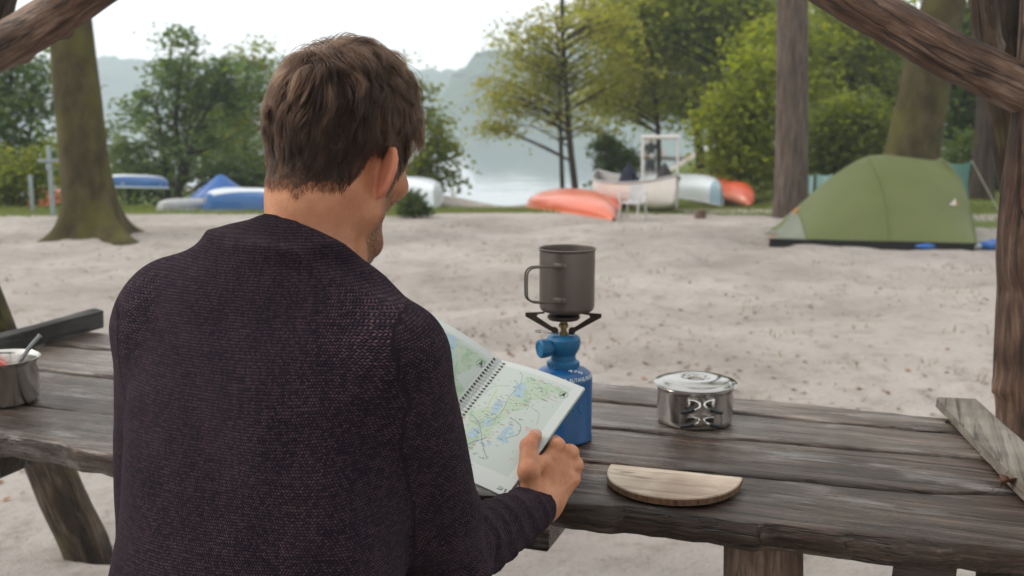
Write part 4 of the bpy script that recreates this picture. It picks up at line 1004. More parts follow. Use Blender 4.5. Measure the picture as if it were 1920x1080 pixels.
# plastic chairs with dark jackets over their backs
M_PLAS = simple('grey_white_plastic', (.50, .50, .51), None, 6, .45)
def chair(loc, rz, label):
    t = thing('plastic_chair', label, 'chair', loc, rz, 'plastic chairs by the canoes'); t.scale = (.56, .56, .50)
    mb = MB(); mb.box((-.22, -.22, .40), (.22, .22, .43), .01); mb.build('seat', M_PLAS, t)
    V = [[(x*.21*(1-.12*z), -.20-.10*z-.03*math.cos(x*1.5), .43+z*.40*(1-.10*x*x)) for x in np.linspace(-1, 1, 9)] for z in np.linspace(0, 1, 8)]
    mb = MB(); mb.grid(np.array(V)); mb.grid(np.array(V)[:, ::-1]+[0, -.012, 0]); mb.build('backrest', M_PLAS, t)
    for sx in (-1, 1):
        MB().tube(smooth_path([(sx*.23, .18, .43), (sx*.25, .16, .60), (sx*.25, .10, .63), (sx*.24, -.22, .64)], 5), .018, 8, flat=(1.3, .8)).build('armrest', M_PLAS, t)
        for sy in (-1, 1): MB().tube([(sx*.20, sy*.19, .41), (sx*.225, sy*.23, 0)], [.024, .018], 8).build('leg', M_PLAS, t)
    return t
c1p = gp(1186, 412, 12.75); chair(c1p, math.radians(150), 'grey-white plastic chair on the grass right of the near orange kayak')
c2p = gp(1172, 395, 15.0); chair(c2p, math.radians(-40), 'plastic chair behind the white canoe under the left dark jacket')
c3p = gp(1246, 395, 15.2); chair(c3p, math.radians(20), 'plastic chair behind the white canoe under the right dark jacket')
M_NAVY = fabric('navy_jacket', (.018, .025, .05), (.012, .016, .03), .8, .02); M_DGREY = fabric('grey_brown_jacket', (.06, .055, .05), (.045, .04, .04), .8, .02)
def jacket(cpos, px_, label, mat):
    q = at(px_, 330, cpos[1]-.05)
    t = thing('jacket', label, 'jacket', (q[0], cpos[1]-.20, cpos[2]+.29), 0, 'jackets by the canoes')
    mb = MB(); mb.lathe([(.15, 0), (.16, .05), (.13, .15), (.085, .25), (.035, .33), (.012, .37), (0, .38)], 20)
    v = np.array(mb.v); v[:, 1] *= .5; v[:, :2] *= 1+.10*np.cos(np.arctan2(v[:, 1], v[:, 0])*7+v[:, 2:3].ravel()*6)[:, None]; mb.v = [tuple(p) for p in v]; mb.build('body_cloth', mat, t)
    mb = MB(); mb.tube(smooth_path([(.05, -.05, .27), (.11, -.07, .16), (.12, -.07, .04)], 5), [.02]*5+[.03]*5+[.024], 8); mb.build('sleeve', mat, t)
jacket(c2p, 1176, 'navy jacket draped in a peak behind the left end of the white canoe', M_NAVY)
jacket(c3p, 1243, 'dark grey jacket draped in a peak behind the right end of the white canoe', M_DGREY)
# brown stump by the grass
st_ = gp(1313, 410, 12.9)
stp = thing('cut_stump', 'small reddish brown stump on the grass below the silver canoe', 'stump', st_)
mb = MB(); mb.tube([(0, 0, -.02), (0, 0, .04), (.01, 0, .09), (.01, 0, .10)], [.075, .065, .055, .05], 14, jitter=.06, rng=np.random.default_rng(2)); mb.build('wood', M_LOG, stp)

# white posts at the far left
wp = gp(100, 402, 13.2)
sg = thing('signpost', 'white wooden post with a short crosspiece left of the thick beech trunk', 'post', wp)
M_PALE = simple('pale_blue_paint', (.27, .33, .34), None, 12, .7)
mb = MB(); mb.box((-.026, -.02, -.05), (.026, .02, .86), .006); mb.build('post', M_PALE, sg)
mb = MB(); mb.box((-.13, -.035, .66), (.12, -.0205, .70), .004); mb.build('crosspiece', M_PALE, sg)
mb = MB(); mb.box((-.035, -.04, .56), (.035, -.021, .64), .004); mb.build('plate', M_PALE, sg)
wp = gp(62, 402, 13.6); sg2 = thing('signpost', 'thin pale post at the far left beside the crossed post', 'post', wp)
mb = MB(); mb.box((-.022, -.02, -.05), (.022, .02, .48), .005); mb.build('post', M_PALE, sg2)

# jetty with rail, and the man on it
JY = 40.5
jz = at(1217, 344, JY)[2]
jo = np.array([at(1290, 330, JY)[0], JY, WATER_Z])
jt = thing('jetty', 'wooden jetty with double rail reaching into the lake', 'jetty', jo)
M_JW = wood('jetty_wood', (.10, .09, .08), (.2, .185, .17), (.30, .28, .26), along='x', rough=.8, rough2=.9)
x0, x1 = at(1120, 330, JY)[0]-jo[0], at(1480, 330, JY)[0]-jo[0]
dz = jz-WATER_Z
k = 0; xx = x0
deck_me = MB().box((0, -.75, -.04), (.17, .75, 0), .008).mesh('deck_board', False, None)
while xx < x1:
    link('deck_board', deck_me, M_JW, jt, (xx, 0, dz)); xx += .18
for sy in (-.8, .8):
    for r_, zz in ((.045, .95), (.035, .5)):
        MB().tube([(x0, sy, dz+zz), (x1, sy, dz+zz)], r_, 8).build('rail', M_JW, jt)
    for xx in np.arange(x0, x1+.1, 1.55):
        MB().tube([(xx, sy, -1.2), (xx, sy, dz+1.0)], .06, 8).build('pile', M_JW, jt)
# caravan and windbreak behind the tent
cp = at(1606, 330, 20.0); cz = 0.0
cvn = thing('caravan', 'white caravan half hidden by leaves behind the green tent', 'caravan', (cp[0], 20.0, cz))
M_CV = simple('white_caravan', (.72, .72, .70), None, 3, .35)
bm = MB(); bm.box((-.62, 0, .35), (1.5, 1.6, .95-.02), .10); 
ztop = at(1600, 283, 20)[2]
mb = MB(); mb.box((-.55, 0, .22), (2.3, 1.8, ztop), .12); mb.build('body', M_CV, cvn, sharp=50)
for xx in (-.3, .35): mb = MB(); mb.box((xx, -.02, ztop-.36), (xx+.5, .02, ztop-.10), .01); mb.build('window', simple('caravan_glass', (.10, .14, .12), None, 5, .1), cvn)
for xx in (.1, 1.4): mb = MB(); mb.tube([(xx, .02, .18), (xx, .20, .18)], .20, 20); mb.build('wheel', M_RUBBER, cvn)
mb = MB(); mb.tube([(.08, .3, ztop), (.08, .3, ztop+.18)], .03, 8); mb.box((.02, .22, ztop+.12), (.14, .38, ztop+.22), .02); mb.build('roof_vent', M_CV, cvn)
wb = at(1535, 350, 17.5)
wbk = thing('windbreak', 'two pale turquoise cloth panels on poles beside the straight brown trunk', 'windbreak', (wb[0], 17.5, 0))
M_TQ = fabric('turquoise_cloth', (.38, .58, .60), (.42, .62, .63), .7, .2)
za, zb = at(1535, 326, 17.5)[2], at(1535, 352, 17.5)[2]-.1
for (a, b) in ((1514, 1526), (1531, 1562)):
    xa, xb = at(a, 340, 17.5)[0]-wb[0], at(b, 340, 17.5)[0]-wb[0]
    V = [[(xa+(xb-xa)*u, .03*math.sin(u*7), zb+(za-zb)*w-.03*math.sin(u*math.pi)*w) for u in np.linspace(0, 1, 8)] for w in np.linspace(0, 1, 6)]
    mb = MB(); mb.grid(np.array(V)); mb.grid(np.array(V)[:, ::-1]+[0, .006, 0]); mb.build('cloth', M_TQ, wbk)
    MB().tube([(xa, .02, -.1), (xa, .02, za+.04)], .012, 8).build('pole', M_JW, wbk)
# ------------------------------------------------------------------ trees, bushes, grass, litter
M_BEECH = None
def bark(name, c1, c2, c3, moss=(.09, .085, .02), mossamt=.5, vs=(9, 9, 1.6), mosslow=0.0, bd=.02):
    m, nt, b = nodes(name)
    v = coords(nt, 'Object', vs); n = tex(nt, 'ShaderNodeTexNoise', v, Scale=1.5, Detail=8, Roughness=.65)
    v2 = coords(nt, 'Object', (1.6, 1.6, 1.1)); n2 = tex(nt, 'ShaderNodeTexNoise', v2, Scale=1.6, Detail=6)
    col = ramp(nt, n.outputs['Fac'], [(.3, c1), (.52, c2), (.75, c3)])
    if mossamt: col = mixc(nt, ramp(nt, n2.outputs['Fac'], [(.66-.35*mossamt, (0, 0, 0)), (.82-.3*mossamt, (.85, .85, .85))]), col, moss)
    nt.links.new(col, b.inputs['Base Color']); b.inputs['Roughness'].default_value = .9; b.inputs['Specular IOR Level'].default_value = .2
    bump(nt, b, n.outputs['Fac'], .8, bd); return m
M_BEECH = bark('beech_bark', (.028, .022, .009), (.056, .045, .020), (.10, .082, .045), mossamt=.55, vs=(5, 5, 2.4), bd=.012)
M_PINE = bark('pine_bark', (.04, .03, .024), (.105, .08, .066), (.19, .155, .135), mossamt=.15, vs=(16, 16, 2.2), bd=.03)
M_BIRCHD = bark('dark_bark', (.022, .017, .013), (.05, .038, .03), (.09, .075, .06), mossamt=.25, vs=(10, 10, 2), bd=.02)
LM = {
 'blue': leaf_mat('leaves_cool_green', (.05, .10, .04), (.085, .155, .06), (.14, .21, .08), .55),
 'yell': leaf_mat('leaves_yellow_green', (.16, .19, .03), (.22, .25, .045), (.30, .31, .075), .62),
 'mid': leaf_mat('leaves_mid_green', (.065, .105, .014), (.125, .175, .022), (.21, .25, .04), .58),
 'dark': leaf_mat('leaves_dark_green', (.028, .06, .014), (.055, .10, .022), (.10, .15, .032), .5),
 'bright': leaf_mat('leaves_bright_green', (.12, .18, .012), (.19, .25, .02), (.27, .31, .035), .62),
}
DENS = {'trees by the water on the left': .32, 'thin trees before the lake': .75, 'trees of the wood on the right': .52}
def leaf_quads(C, size, rng, flat=.6):
    n = len(C)
    nrm = rng.normal(size=(n, 3)); nrm[:, 2] = np.abs(nrm[:, 2])+flat*1.5; nrm /= np.linalg.norm(nrm, axis=1, keepdims=True)
    a = rng.normal(size=(n, 3)); a -= nrm*(a*nrm).sum(1, keepdims=True); a /= np.linalg.norm(a, axis=1, keepdims=True)
    b = np.cross(nrm, a); s = size*rng.uniform(.6, 1.25, (n, 1))
    v = np.stack([C-a*s*.55, C+b*s*.34+a*s*.02+nrm*s*.06, C+a*s*.55-nrm*s*.05, C-b*s*.34+a*s*.02+nrm*s*.06], 1).reshape(-1, 3)
    f = np.arange(4*n).reshape(n, 4); return v, f
def tree(name, label, px_, base_y, Y, lobes, n_leaves, leaf, lm, bm_, trunk_r, top_px, cat='tree', group=None, clumps=90, clump_r=(.45, .16), stems=None, seed=1, limbs=26, lean_pts=None, taper=.35, base_z=None, flare=1.5, twig=1.0):
    """lobes: (bearing x, bearing y, half-width px, half-height px, weight) read at the tree's distance, depth = its half-width"""
    rng = np.random.default_rng(seed); mpx = Y/FX
    b = at(px_, base_y, Y); bz = gz(b[0], Y) if base_z is None else base_z
    O = np.array([b[0], Y, bz]); t = thing(name, label, cat, O, 0, group)
    # trunk(s)
    tops = stems or [top_px]
    tb = MB(); paths = []
    for si, tp_ in enumerate(tops):
        e = at(tp_[0], tp_[1], Y)-O; e[1] = rng.normal()*.25
        st = np.array([rng.normal()*.06*(len(tops) > 1), rng.normal()*.05*(len(tops) > 1), -.15])
        if lean_pts and si == 0: mids = [at(q[0], q[1], Y)-O for q in lean_pts]
        else: mids = [st+(e-st)*w+np.array([rng.normal(), rng.normal(), 0])*.02*np.linalg.norm(e) for w in (.3, .6)]
        P = smooth_path([st]+mids+[e], 8); rr = trunk_r*(1-(1-taper)*np.linspace(0, 1, len(P)))*(1 if si == 0 else .75)
        rr[:4] *= np.linspace(flare, 1, 4)
        tb.tube(P, rr, 12, jitter=.03, rng=rng); paths.append((P, rr))
    # clump centres in the lobes
    w = np.array([l[4] for l in lobes], float); w /= w.sum()
    cc = []
    for k in range(clumps):
        l = lobes[rng.choice(len(lobes), p=w)]
        q = rng.normal(size=3); q /= np.linalg.norm(q); q *= rng.uniform(.15, 1)**.5*(1.0 if rng.random() > .16 else rng.uniform(1.15, 1.5))
        c = at(l[0], l[1], Y)-O; dep = l[2]*mpx if len(l) < 6 else l[5]
        cc.append(c+q*np.array([l[2]*mpx, dep, l[3]*mpx]))
    cc = np.array(cc)
    # limbs reach for the clumps
    for c in cc[:limbs]:
        P, rr = paths[rng.integers(len(paths))]
        zt_ = c[2]-np.linalg.norm(c[:2]-P[len(P)//2, :2])*.45
        i = int(np.argmin(np.abs(P[:, 2]-zt_))); i = min(max(i, 3), len(P)-1)
        s0 = P[i]; m1 = s0+(c-s0)*.5+np.array([0, 0, .06*np.linalg.norm(c-s0)])+rng.normal(size=3)*.05
        r0 = min(rr[i]*.55, .012+.012*np.linalg.norm(c-s0))*twig
        tb.tube(smooth_path([s0, m1, c], 4), np.linspace(r0, r0*.25, 9), 5, cap=False)
    tb.build('trunk', bm_, t, sharp=None)
    n_leaves = int(n_leaves*DENS.get(group, .62)); leaf = leaf*1.28
    sel = rng.integers(len(cc), size=n_leaves)
    sc = rng.uniform(.6, 1.35, len(cc))
    off = np.clip(rng.normal(size=(n_leaves, 3)), -2.2, 2.2)*np.array([clump_r[0], clump_r[0], clump_r[1]])
    C = cc[sel]+off*sc[sel, None]
    C[:, 2] -= .18*(off[:, 0]**2+off[:, 1]**2)/max(clump_r[0], .01)
    C = C[C[:, 2] > .04]
    v, f = leaf_quads(C, leaf, rng); me = new_mesh('crown', v, f, False)
    link('crown', me, LM[lm], t)
    return t

# --- big trunks near the sand
def big_trunk(name, label, px_, base_y, Y, prof, mat, lean=(0, 0), roots=0, seed=1, crown=None, group='thick trunks round the clearing', depth_flat=1.0):
    """prof: (height m, left px, right px) outline of the trunk at distance Y"""
    rng = np.random.default_rng(seed); b = at(px_, base_y, Y); O = np.array([b[0], Y, gz(b[0], Y)]); t = thing(name, label, 'tree', O, 0, group)
    n = 64; ring = []
    zs = []; cx = []; rd = []
    for (z, l, r) in prof:
        k = at(540, 540, 1)  # unit distance
        cx.append(((l+r)/2-960)/FX*Y*1.0-O[0]); rd.append((r-l)/2/FX*Y); zs.append(z)
    zz = np.concatenate([np.linspace(-.15, .9, 26), np.linspace(1.0, max(zs), 30)])
    C = np.interp(zz, zs, cx); Rr = np.interp(zz, zs, rd)
    V = []
    for z, c, r in zip(zz, C, Rr):
        row = []
        for j in range(n):
            a = 2*math.pi*j/n
            fl = 0
            if roots:
                lob = max(0, math.cos(a*roots/1.0+seed))**1.5; fl = r*math.exp(-max(z, -.05)/.17)*(.40+1.7*lob*(.7+.3*math.sin(a*2+seed)))
            rr_ = r+fl
            nz = fbm(np.array([math.cos(a)*1.4, math.sin(a)*1.4, z*1.1+seed]), 3, seed)*.05*r+fbm(np.array([math.cos(a)*5, math.sin(a)*5, z*2+seed]), 2, seed)*.012*r
            row.append((c+(rr_+nz)*math.cos(a), (rr_+nz)*math.sin(a)*depth_flat, z))
        row.append(row[0]); V.append(row)
    MB().grid(np.array(V)).build('trunk', mat, t, sharp=None)
    # crown far overhead
    top = np.array([C[-1], 0, zz[-1]]); rt = Rr[-1]; lb = MB(); pts = []
    for k in range(9):
        a = rng.uniform(0, 6.28); L = rng.uniform(1.6, 3.2); e = top+np.array([math.cos(a)*L, math.sin(a)*L, rng.uniform(.6, 2.6)])
        lb.tube(smooth_path([top-[0, 0, .3], top+(e-top)*.5+[0, 0, .3], e], 5), np.linspace(rt*.6, .02, 11), 8); pts.append(e); pts.append(top+(e-top)*.7+[0, 0, .4])
    lb.build('limb', mat, t)
    pts = np.array(pts); cl = pts[rng.integers(len(pts), size=60)]+rng.normal(size=(60, 3))*[.8, .8, .5]
    C2 = cl[rng.integers(60, size=3200)]+rng.normal(size=(3200, 3))*[.45, .45, .2]
    v, f = leaf_quads(C2, .13, rng); link('crown', new_mesh('crown', v, f, False), LM['mid'], t)
    return t
def hz(y, Y): return at(960, y, Y)[2]
Yb = 11.1
big_trunk('beech_tree', 'thick mossy beech trunk with spreading roots on the left of the sand', 175, 440, Yb, [(-.2, 122, 222), (.05, 124, 218), (hz(380, Yb), 120, 216), (hz(300, Yb), 119, 207), (hz(200, Yb), 117, 201), (hz(100, Yb), 116, 194), (hz(0, Yb), 118, 190), (6.5, 125, 180)], M_BEECH, roots=4, seed=3)
Yp = 13.0
big_trunk('pine_tree', 'straight brown pine trunk just left of the green tent', 1480, 400, Yp, [(-.2, 1446, 1520), (.15, 1450, 1514), (hz(300, Yp), 1451, 1511), (hz(150, Yp), 1447, 1505), (hz(0, Yp), 1443, 1498), (7, 1436, 1482)], M_PINE, seed=6, roots=0)
Yo = 14.0
big_trunk('beech_tree', 'very thick smooth trunk rising behind the green tent', 1705, 400, Yo, [(-.2, 1640, 1752), (.5, 1650, 1754), (hz(270, Yo), 1658, 1755), (hz(200, Yo), 1670, 1762), (hz(100, Yo), 1684, 1770), (hz(0, Yo), 1708, 1784), (7, 1760, 1820)], M_BEECH, seed=9, roots=0)
Yq = 15.5
big_trunk('oak_tree', 'dark trunk in the shade right of the green tent', 1838, 400, Yq, [(-.2, 1815, 1866), (.4, 1820, 1860), (hz(200, Yq), 1820, 1858), (6, 1822, 1850)], M_BIRCHD, seed=12)

G_LEFT, G_RIGHT = 'trees by the water on the left', 'trees of the wood on the right'
# left bank
tree('alder_tree', 'many-stemmed alder right of the thick beech trunk, rising above the far hill', 318, 388, 21.5, [(350, 140, 75, 60, 3), (300, 220, 85, 60, 3), (400, 200, 70, 70, 3), (440, 150, 50, 50, 1.2), (350, 290, 110, 45, 3), (250, 310, 50, 50, 1.5), (345, 75, 30, 25, .6)], 20000, .095, 'blue', M_BIRCHD, .09, (350, 110), stems=[(340, 110), (290, 200), (400, 170), (360, 260)], clumps=150, clump_r=(.20, .09), seed=21, group=G_LEFT, limbs=60)
tree('alder_tree', 'pale green tree hidden partly by the head, left of the hair', 470, 390, 26, [(460, 160, 60, 60, 2), (500, 220, 55, 80, 2), (440, 260, 70, 60, 2), (470, 110, 40, 30, .6)], 12000, .11, 'mid', M_BIRCHD, .10, (470, 130), clumps=120, clump_r=(.26, .12), seed=22, group=G_LEFT, limbs=50)
tree('willow_bush', 'tall leafy bush left of the thick beech trunk at the picture edge', 20, 395, 19, [(30, 190, 70, 80, 3), (-40, 250, 80, 90, 2), (60, 290, 60, 60, 2), (-20, 90, 70, 70, 2), (80, 150, 30, 60, 1)], 16000, .10, 'blue', M_BIRCHD, .08, (20, 60), stems=[(20, 80), (-40, 140), (70, 170)], clumps=150, clump_r=(.26, .12), seed=23, group=G_LEFT, limbs=50)
tree('willow_bush', 'yellowish bush under the tall leafy bush at far left', 40, 398, 15.5, [(20, 330, 80, 50, 3), (80, 300, 40, 50, 1), (-40, 330, 60, 70, 2)], 9000, .075, 'mid', M_BIRCHD, .04, (30, 290), stems=[(10, 290), (60, 280), (90, 300)], clumps=110, clump_r=(.18, .09), seed=24, group=G_LEFT)
tree('willow_bush', 'dark bush behind the slim blue canoe', 250, 385, 24.5, [(250, 320, 60, 45, 3), (210, 290, 40, 60, 1), (290, 330, 50, 40, 2)], 9000, .10, 'dark', M_BIRCHD, .05, (250, 290), stems=[(230, 290), (280, 300)], clumps=100, clump_r=(.26, .14), seed=25, group=G_LEFT)
tree('willow_bush', 'dark bush behind the large blue boat', 470, 385, 23, [(450, 325, 70, 40, 3), (500, 310, 40, 50, 2), (400, 330, 40, 30, 1)], 10000, .10, 'dark', M_BIRCHD, .05, (460, 290), stems=[(430, 300), (490, 280)], clumps=110, clump_r=(.26, .14), seed=26, group=G_LEFT)
tree('alder_tree', 'slender pale tree rising behind the large blue boat, left of the ear', 425, 385, 28, [(420, 250, 60, 60, 2), (390, 200, 50, 60, 2), (300, 260, 60, 50, 1)], 9000, .11, 'mid', M_BIRCHD, .08, (410, 180), clumps=100, clump_r=(.30, .14), seed=27, group=G_LEFT, limbs=40)
# right of the head
tree('alder_tree', 'slim leafy tree at the water right of the head', 790, 385, 19.5, [(800, 200, 32, 50, 2), (810, 270, 50, 45, 3), (770, 150, 30, 50, 1.5), (830, 310, 38, 40, 2), (780, 330, 45, 35, 2), (745, 80, 14, 35, .5), (755, 220, 40, 70, 1)], 9500, .085, 'mid', M_BIRCHD, .045, (790, 150), stems=[(790, 150), (755, 90), (825, 240)], clumps=150, clump_r=(.15, .08), seed=31, group=G_LEFT, limbs=60)
tree('low_shrub', 'small dark shrub on the sand edge right of the jaw', 778, 408, 13.0, [(778, 392, 26, 14, 2), (770, 375, 18, 14, 1)], 5200, .04, 'dark', M_BIRCHD, .02, (780, 380), stems=[(765, 380), (780, 375), (795, 380)], clumps=60, clump_r=(.05, .04), seed=32, cat='shrub', group='shrubs', limbs=20)
# the pair of thin trees in the middle
tree('birch_tree', 'thin dark leaning trunk with sparse yellow leaves before the lake', 1083, 362, 21.5, [(1080, 60, 110, 60, 3), (1010, 130, 70, 35, 2), (960, 190, 55, 22, 1.6), (1140, 130, 70, 40, 2), (1060, 200, 90, 26, 1.4), (980, 60, 60, 40, 1.3), (1150, 40, 60, 50, 1.5), (930, 235, 40, 10, .6)], 8200, .075, 'yell', M_BIRCHD, .075, (1051, -160), clumps=210, clump_r=(.24, .05), seed=41, lean_pts=[(1071, 290), (1062, 180), (1055, 60)], limbs=90, taper=.45, group='thin trees before the lake', flare=1.25, twig=.8)
tree('birch_tree', 'shorter thin trunk just left of the leaning one before the lake', 1056, 330, 22.5, [(1040, 150, 80, 40, 2), (1000, 90, 70, 40, 2), (1070, 230, 80, 20, 1), (950, 150, 50, 25, 1)], 3600, .075, 'yell', M_BIRCHD, .05, (1042, 30), clumps=110, clump_r=(.24, .05), seed=42, lean_pts=[(1051, 250), (1050, 170), (1047, 90)], limbs=60, taper=.4, group='thin trees before the lake', flare=1.2, twig=.7)
tree('low_shrub', 'small leafy shrub at the water left of the white pipe frame', 1152, 350, 23.0, [(1150, 285, 30, 25, 2), (1170, 300, 30, 20, 2), (1130, 320, 22, 22, 1), (1135, 262, 14, 14, .6)], 3600, .09, 'dark', M_BIRCHD, .03, (1150, 275), stems=[(1140, 270), (1170, 290)], clumps=70, clump_r=(.13, .07), seed=43, cat='shrub', group='shrubs', limbs=30)
# right bank
tree('alder_tree', 'tall airy pale tree behind the white pipe frame, left of the maple', 1238, 335, 27, [(1165, 50, 70, 55, 3), (1215, 130, 70, 45, 3), (1150, 185, 55, 26, 1.6), (1100, 15, 60, 40, 1.6), (1250, 30, 60, 40, 2), (1200, 215, 60, 16, 1)], 15000, .10, 'yell', M_BIRCHD, .07, (1212, -40), clumps=190, clump_r=(.30, .08), seed=50, group=G_RIGHT, limbs=70, lean_pts=[(1234, 250), (1226, 160), (1218, 60)], taper=.4)
tree('maple_tree', 'spreading maple over the jetty with a bare lower trunk', 1306, 325, 31, [(1260, 60, 90, 60, 3), (1350, 110, 90, 60, 3), (1190, 120, 60, 40, 2), (1300, 180, 90, 40, 2.4), (1230, 180, 60, 24, 1.4), (1400, 30, 90, 70, 3), (1180, 30, 60, 50, 1.5)], 30000, .14, 'bright', M_BIRCHD, .16, (1300, 20), clumps=190, clump_r=(.55, .17), seed=51, group=G_RIGHT, limbs=70, base_z=-1.5)
tree('maple_tree', 'dark crown hanging into the top of the picture between the thin trees and the pine', 1380, 330, 26, [(1280, -10, 100, 50, 3), (1400, 30, 70, 60, 3), (1210, 30, 50, 30, 1)], 17000, .12, 'mid', M_BIRCHD, .13, (1380, -20), clumps=110, clump_r=(.5, .17), seed=52, group=G_RIGHT, limbs=50)
tree('hazel_bush', 'bright green bush over the red kayaks left of the pine trunk', 1395, 380, 18.6, [(1385, 250, 50, 60, 3), (1420, 190, 45, 60, 3), (1370, 300, 45, 35, 2), (1430, 310, 30, 50, 2), (1360, 190, 40, 40, 1.2), (1430, 120, 40, 40, 1.2)], 15000, .095, 'bright', M_BIRCHD, .06, (1400, 200), stems=[(1400, 180), (1370, 230), (1435, 150)], clumps=150, clump_r=(.24, .10), seed=53, group=G_RIGHT, limbs=50)
tree('hazel_bush', 'leafy bush between the pine trunk and the thick trunk behind the tent', 1570, 380, 19.5, [(1570, 240, 60, 50, 3), (1610, 220, 50, 50, 3), (1540, 300, 40, 40, 2), (1600, 290, 50, 40, 2)], 15000, .10, 'mid', M_BIRCHD, .06, (1570, 210), stems=[(1550, 210), (1610, 200)], clumps=140, clump_r=(.26, .11), seed=54, group=G_RIGHT, limbs=50)
tree('beech_sapling', 'tall shaded tree behind the bushes between pine and thick trunk', 1602, 380, 27, [(1560, 60, 70, 60, 3), (1640, 110, 50, 60, 2), (1530, 140, 60, 50, 2), (1610, 10, 60, 50, 2)], 16000, .13, 'bright', M_BIRCHD, .12, (1598, -60), clumps=120, clump_r=(.45, .17), seed=55, group=G_RIGHT, limbs=40)
tree('beech_sapling', 'second slim dark trunk deep in the wood right of the pine', 1625, 380, 28, [(1650, 40, 60, 60, 2), (1600, 160, 60, 40, 2), (1680, 140, 60, 60, 2)], 9000, .13, 'dark', M_BIRCHD, .10, (1618, -60), clumps=90, clump_r=(.45, .17), seed=56, group=G_RIGHT, limbs=40)
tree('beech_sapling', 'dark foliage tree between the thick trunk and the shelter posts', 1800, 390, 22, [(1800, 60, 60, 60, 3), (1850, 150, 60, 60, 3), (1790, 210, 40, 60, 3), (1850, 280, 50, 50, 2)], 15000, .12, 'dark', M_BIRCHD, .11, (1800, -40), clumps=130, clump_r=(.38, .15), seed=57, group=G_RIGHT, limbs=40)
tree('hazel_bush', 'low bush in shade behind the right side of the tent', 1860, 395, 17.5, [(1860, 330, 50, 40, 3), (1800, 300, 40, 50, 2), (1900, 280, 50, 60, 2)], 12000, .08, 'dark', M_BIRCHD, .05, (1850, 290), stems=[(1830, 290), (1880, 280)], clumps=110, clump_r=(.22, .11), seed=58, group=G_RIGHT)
tree('beech_sapling', 'sunlit crown at the top right behind the mossy post', 1900, 395, 24, [(1880, 60, 50, 80, 2), (1960, 60, 70, 80, 2), (1830, 30, 40, 40, 1)], 9000, .12, 'mid', M_BIRCHD, .10, (1910, -40), clumps=80, clump_r=(.4, .16), seed=59, group=G_RIGHT, limbs=30)
tree('beech_sapling', 'young tree closing the gap behind the pine trunk', 1480, 385, 23, [(1470, 60, 60, 60, 2), (1490, 160, 40, 60, 2), (1500, 250, 40, 60, 2), (1450, 330, 40, 40, 2)], 12000, .11, 'bright', M_BIRCHD, .08, (1480, -20), clumps=110, clump_r=(.34, .13), seed=60, group=G_RIGHT, limbs=40)
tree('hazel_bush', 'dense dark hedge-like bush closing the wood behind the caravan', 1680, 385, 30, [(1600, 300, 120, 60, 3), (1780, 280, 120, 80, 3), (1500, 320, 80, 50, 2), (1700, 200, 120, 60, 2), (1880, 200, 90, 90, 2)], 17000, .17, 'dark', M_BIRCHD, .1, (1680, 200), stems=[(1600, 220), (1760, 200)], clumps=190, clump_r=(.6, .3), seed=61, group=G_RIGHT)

# the banks go on past both edges of the picture
for k, (px_, Y, lm, nm, lb) in enumerate(((2150, 17, 'mid', 'hazel_bush', 'leafy bush past the right edge of the picture'), (2400, 20, 'dark', 'beech_sapling', 'shaded tree past the right edge of the picture'), (2750, 18, 'bright', 'hazel_bush', 'bright bush well past the right edge of the picture'), (3200, 21, 'mid', 'beech_sapling', 'young tree far past the right edge of the picture'), (-220, 19, 'mid', 'alder_tree', 'alder past the left edge of the picture'), (-520, 22, 'blue', 'alder_tree', 'cool green alder well past the left edge of the picture'), (-900, 20, 'mid', 'willow_bush', 'bush far past the left edge of the picture'))):
    tree(nm, lb, px_, 395, Y, [(px_, 120, 110, 90, 3), (px_-60, 230, 90, 70, 2), (px_+70, 250, 90, 80, 2), (px_, 330, 110, 40, 2)], 13000, .14, lm, M_BIRCHD, .10, (px_, 40), clumps=120, clump_r=(.35, .15), seed=300+k, group=G_RIGHT if px_ > 0 else G_LEFT, limbs=30)
# --- unseen trees added behind the camera to block sky light from there
def shade_tree(x, y, h, r, label, seed):
    rng = np.random.default_rng(seed); t = thing('beech_tree', label, 'tree', (x, y, 0), 0, 'unseen shade trees added behind the camera')
    mb = MB(); mb.tube(smooth_path([(0, 0, -.2), (.05, 0, h*.4), (0, .1, h)], 8), np.linspace(.28, .1, 17), 14)
    for k in range(10):
        a = rng.uniform(0, 6.28); L = r*rng.uniform(.5, .9); z0 = h*rng.uniform(.45, .8); mb.tube(smooth_path([(0, 0, z0), (math.cos(a)*L*.5, math.sin(a)*L*.5, z0+.5), (math.cos(a)*L, math.sin(a)*L, z0+.7)], 4), np.linspace(.09, .02, 9), 6)
    mb.build('trunk', M_BEECH, t)
    q = rng.normal(size=(60, 3)); q /= np.linalg.norm(q, axis=1, keepdims=True); q *= rng.uniform(.3, 1, (60, 1))**.5; cc = q*[r, r, h*.34]+[0, 0, h*.66]
    C_ = cc[rng.integers(60, size=4500)]+rng.normal(size=(4500, 3))*[.6, .6, .3]; C_ = C_[C_[:, 2] > 1.2]
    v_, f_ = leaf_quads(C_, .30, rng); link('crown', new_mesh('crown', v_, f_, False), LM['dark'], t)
for k, (x, y, h, r, wd) in enumerate(((6.4, -2.6, 8, 2.6, 'nearest unseen shade beech added behind the camera on the right'), (2.2, -5.5, 9, 3.0, 'unseen shade beech added straight behind the camera'), (-2.6, -7.0, 8, 2.6, 'unseen shade beech added behind the camera on the left'), (7.0, -4.5, 9, 3.0, 'unseen shade beech added far behind the camera on the right'))):
    shade_tree(x, y, h, r, wd, 200+k)

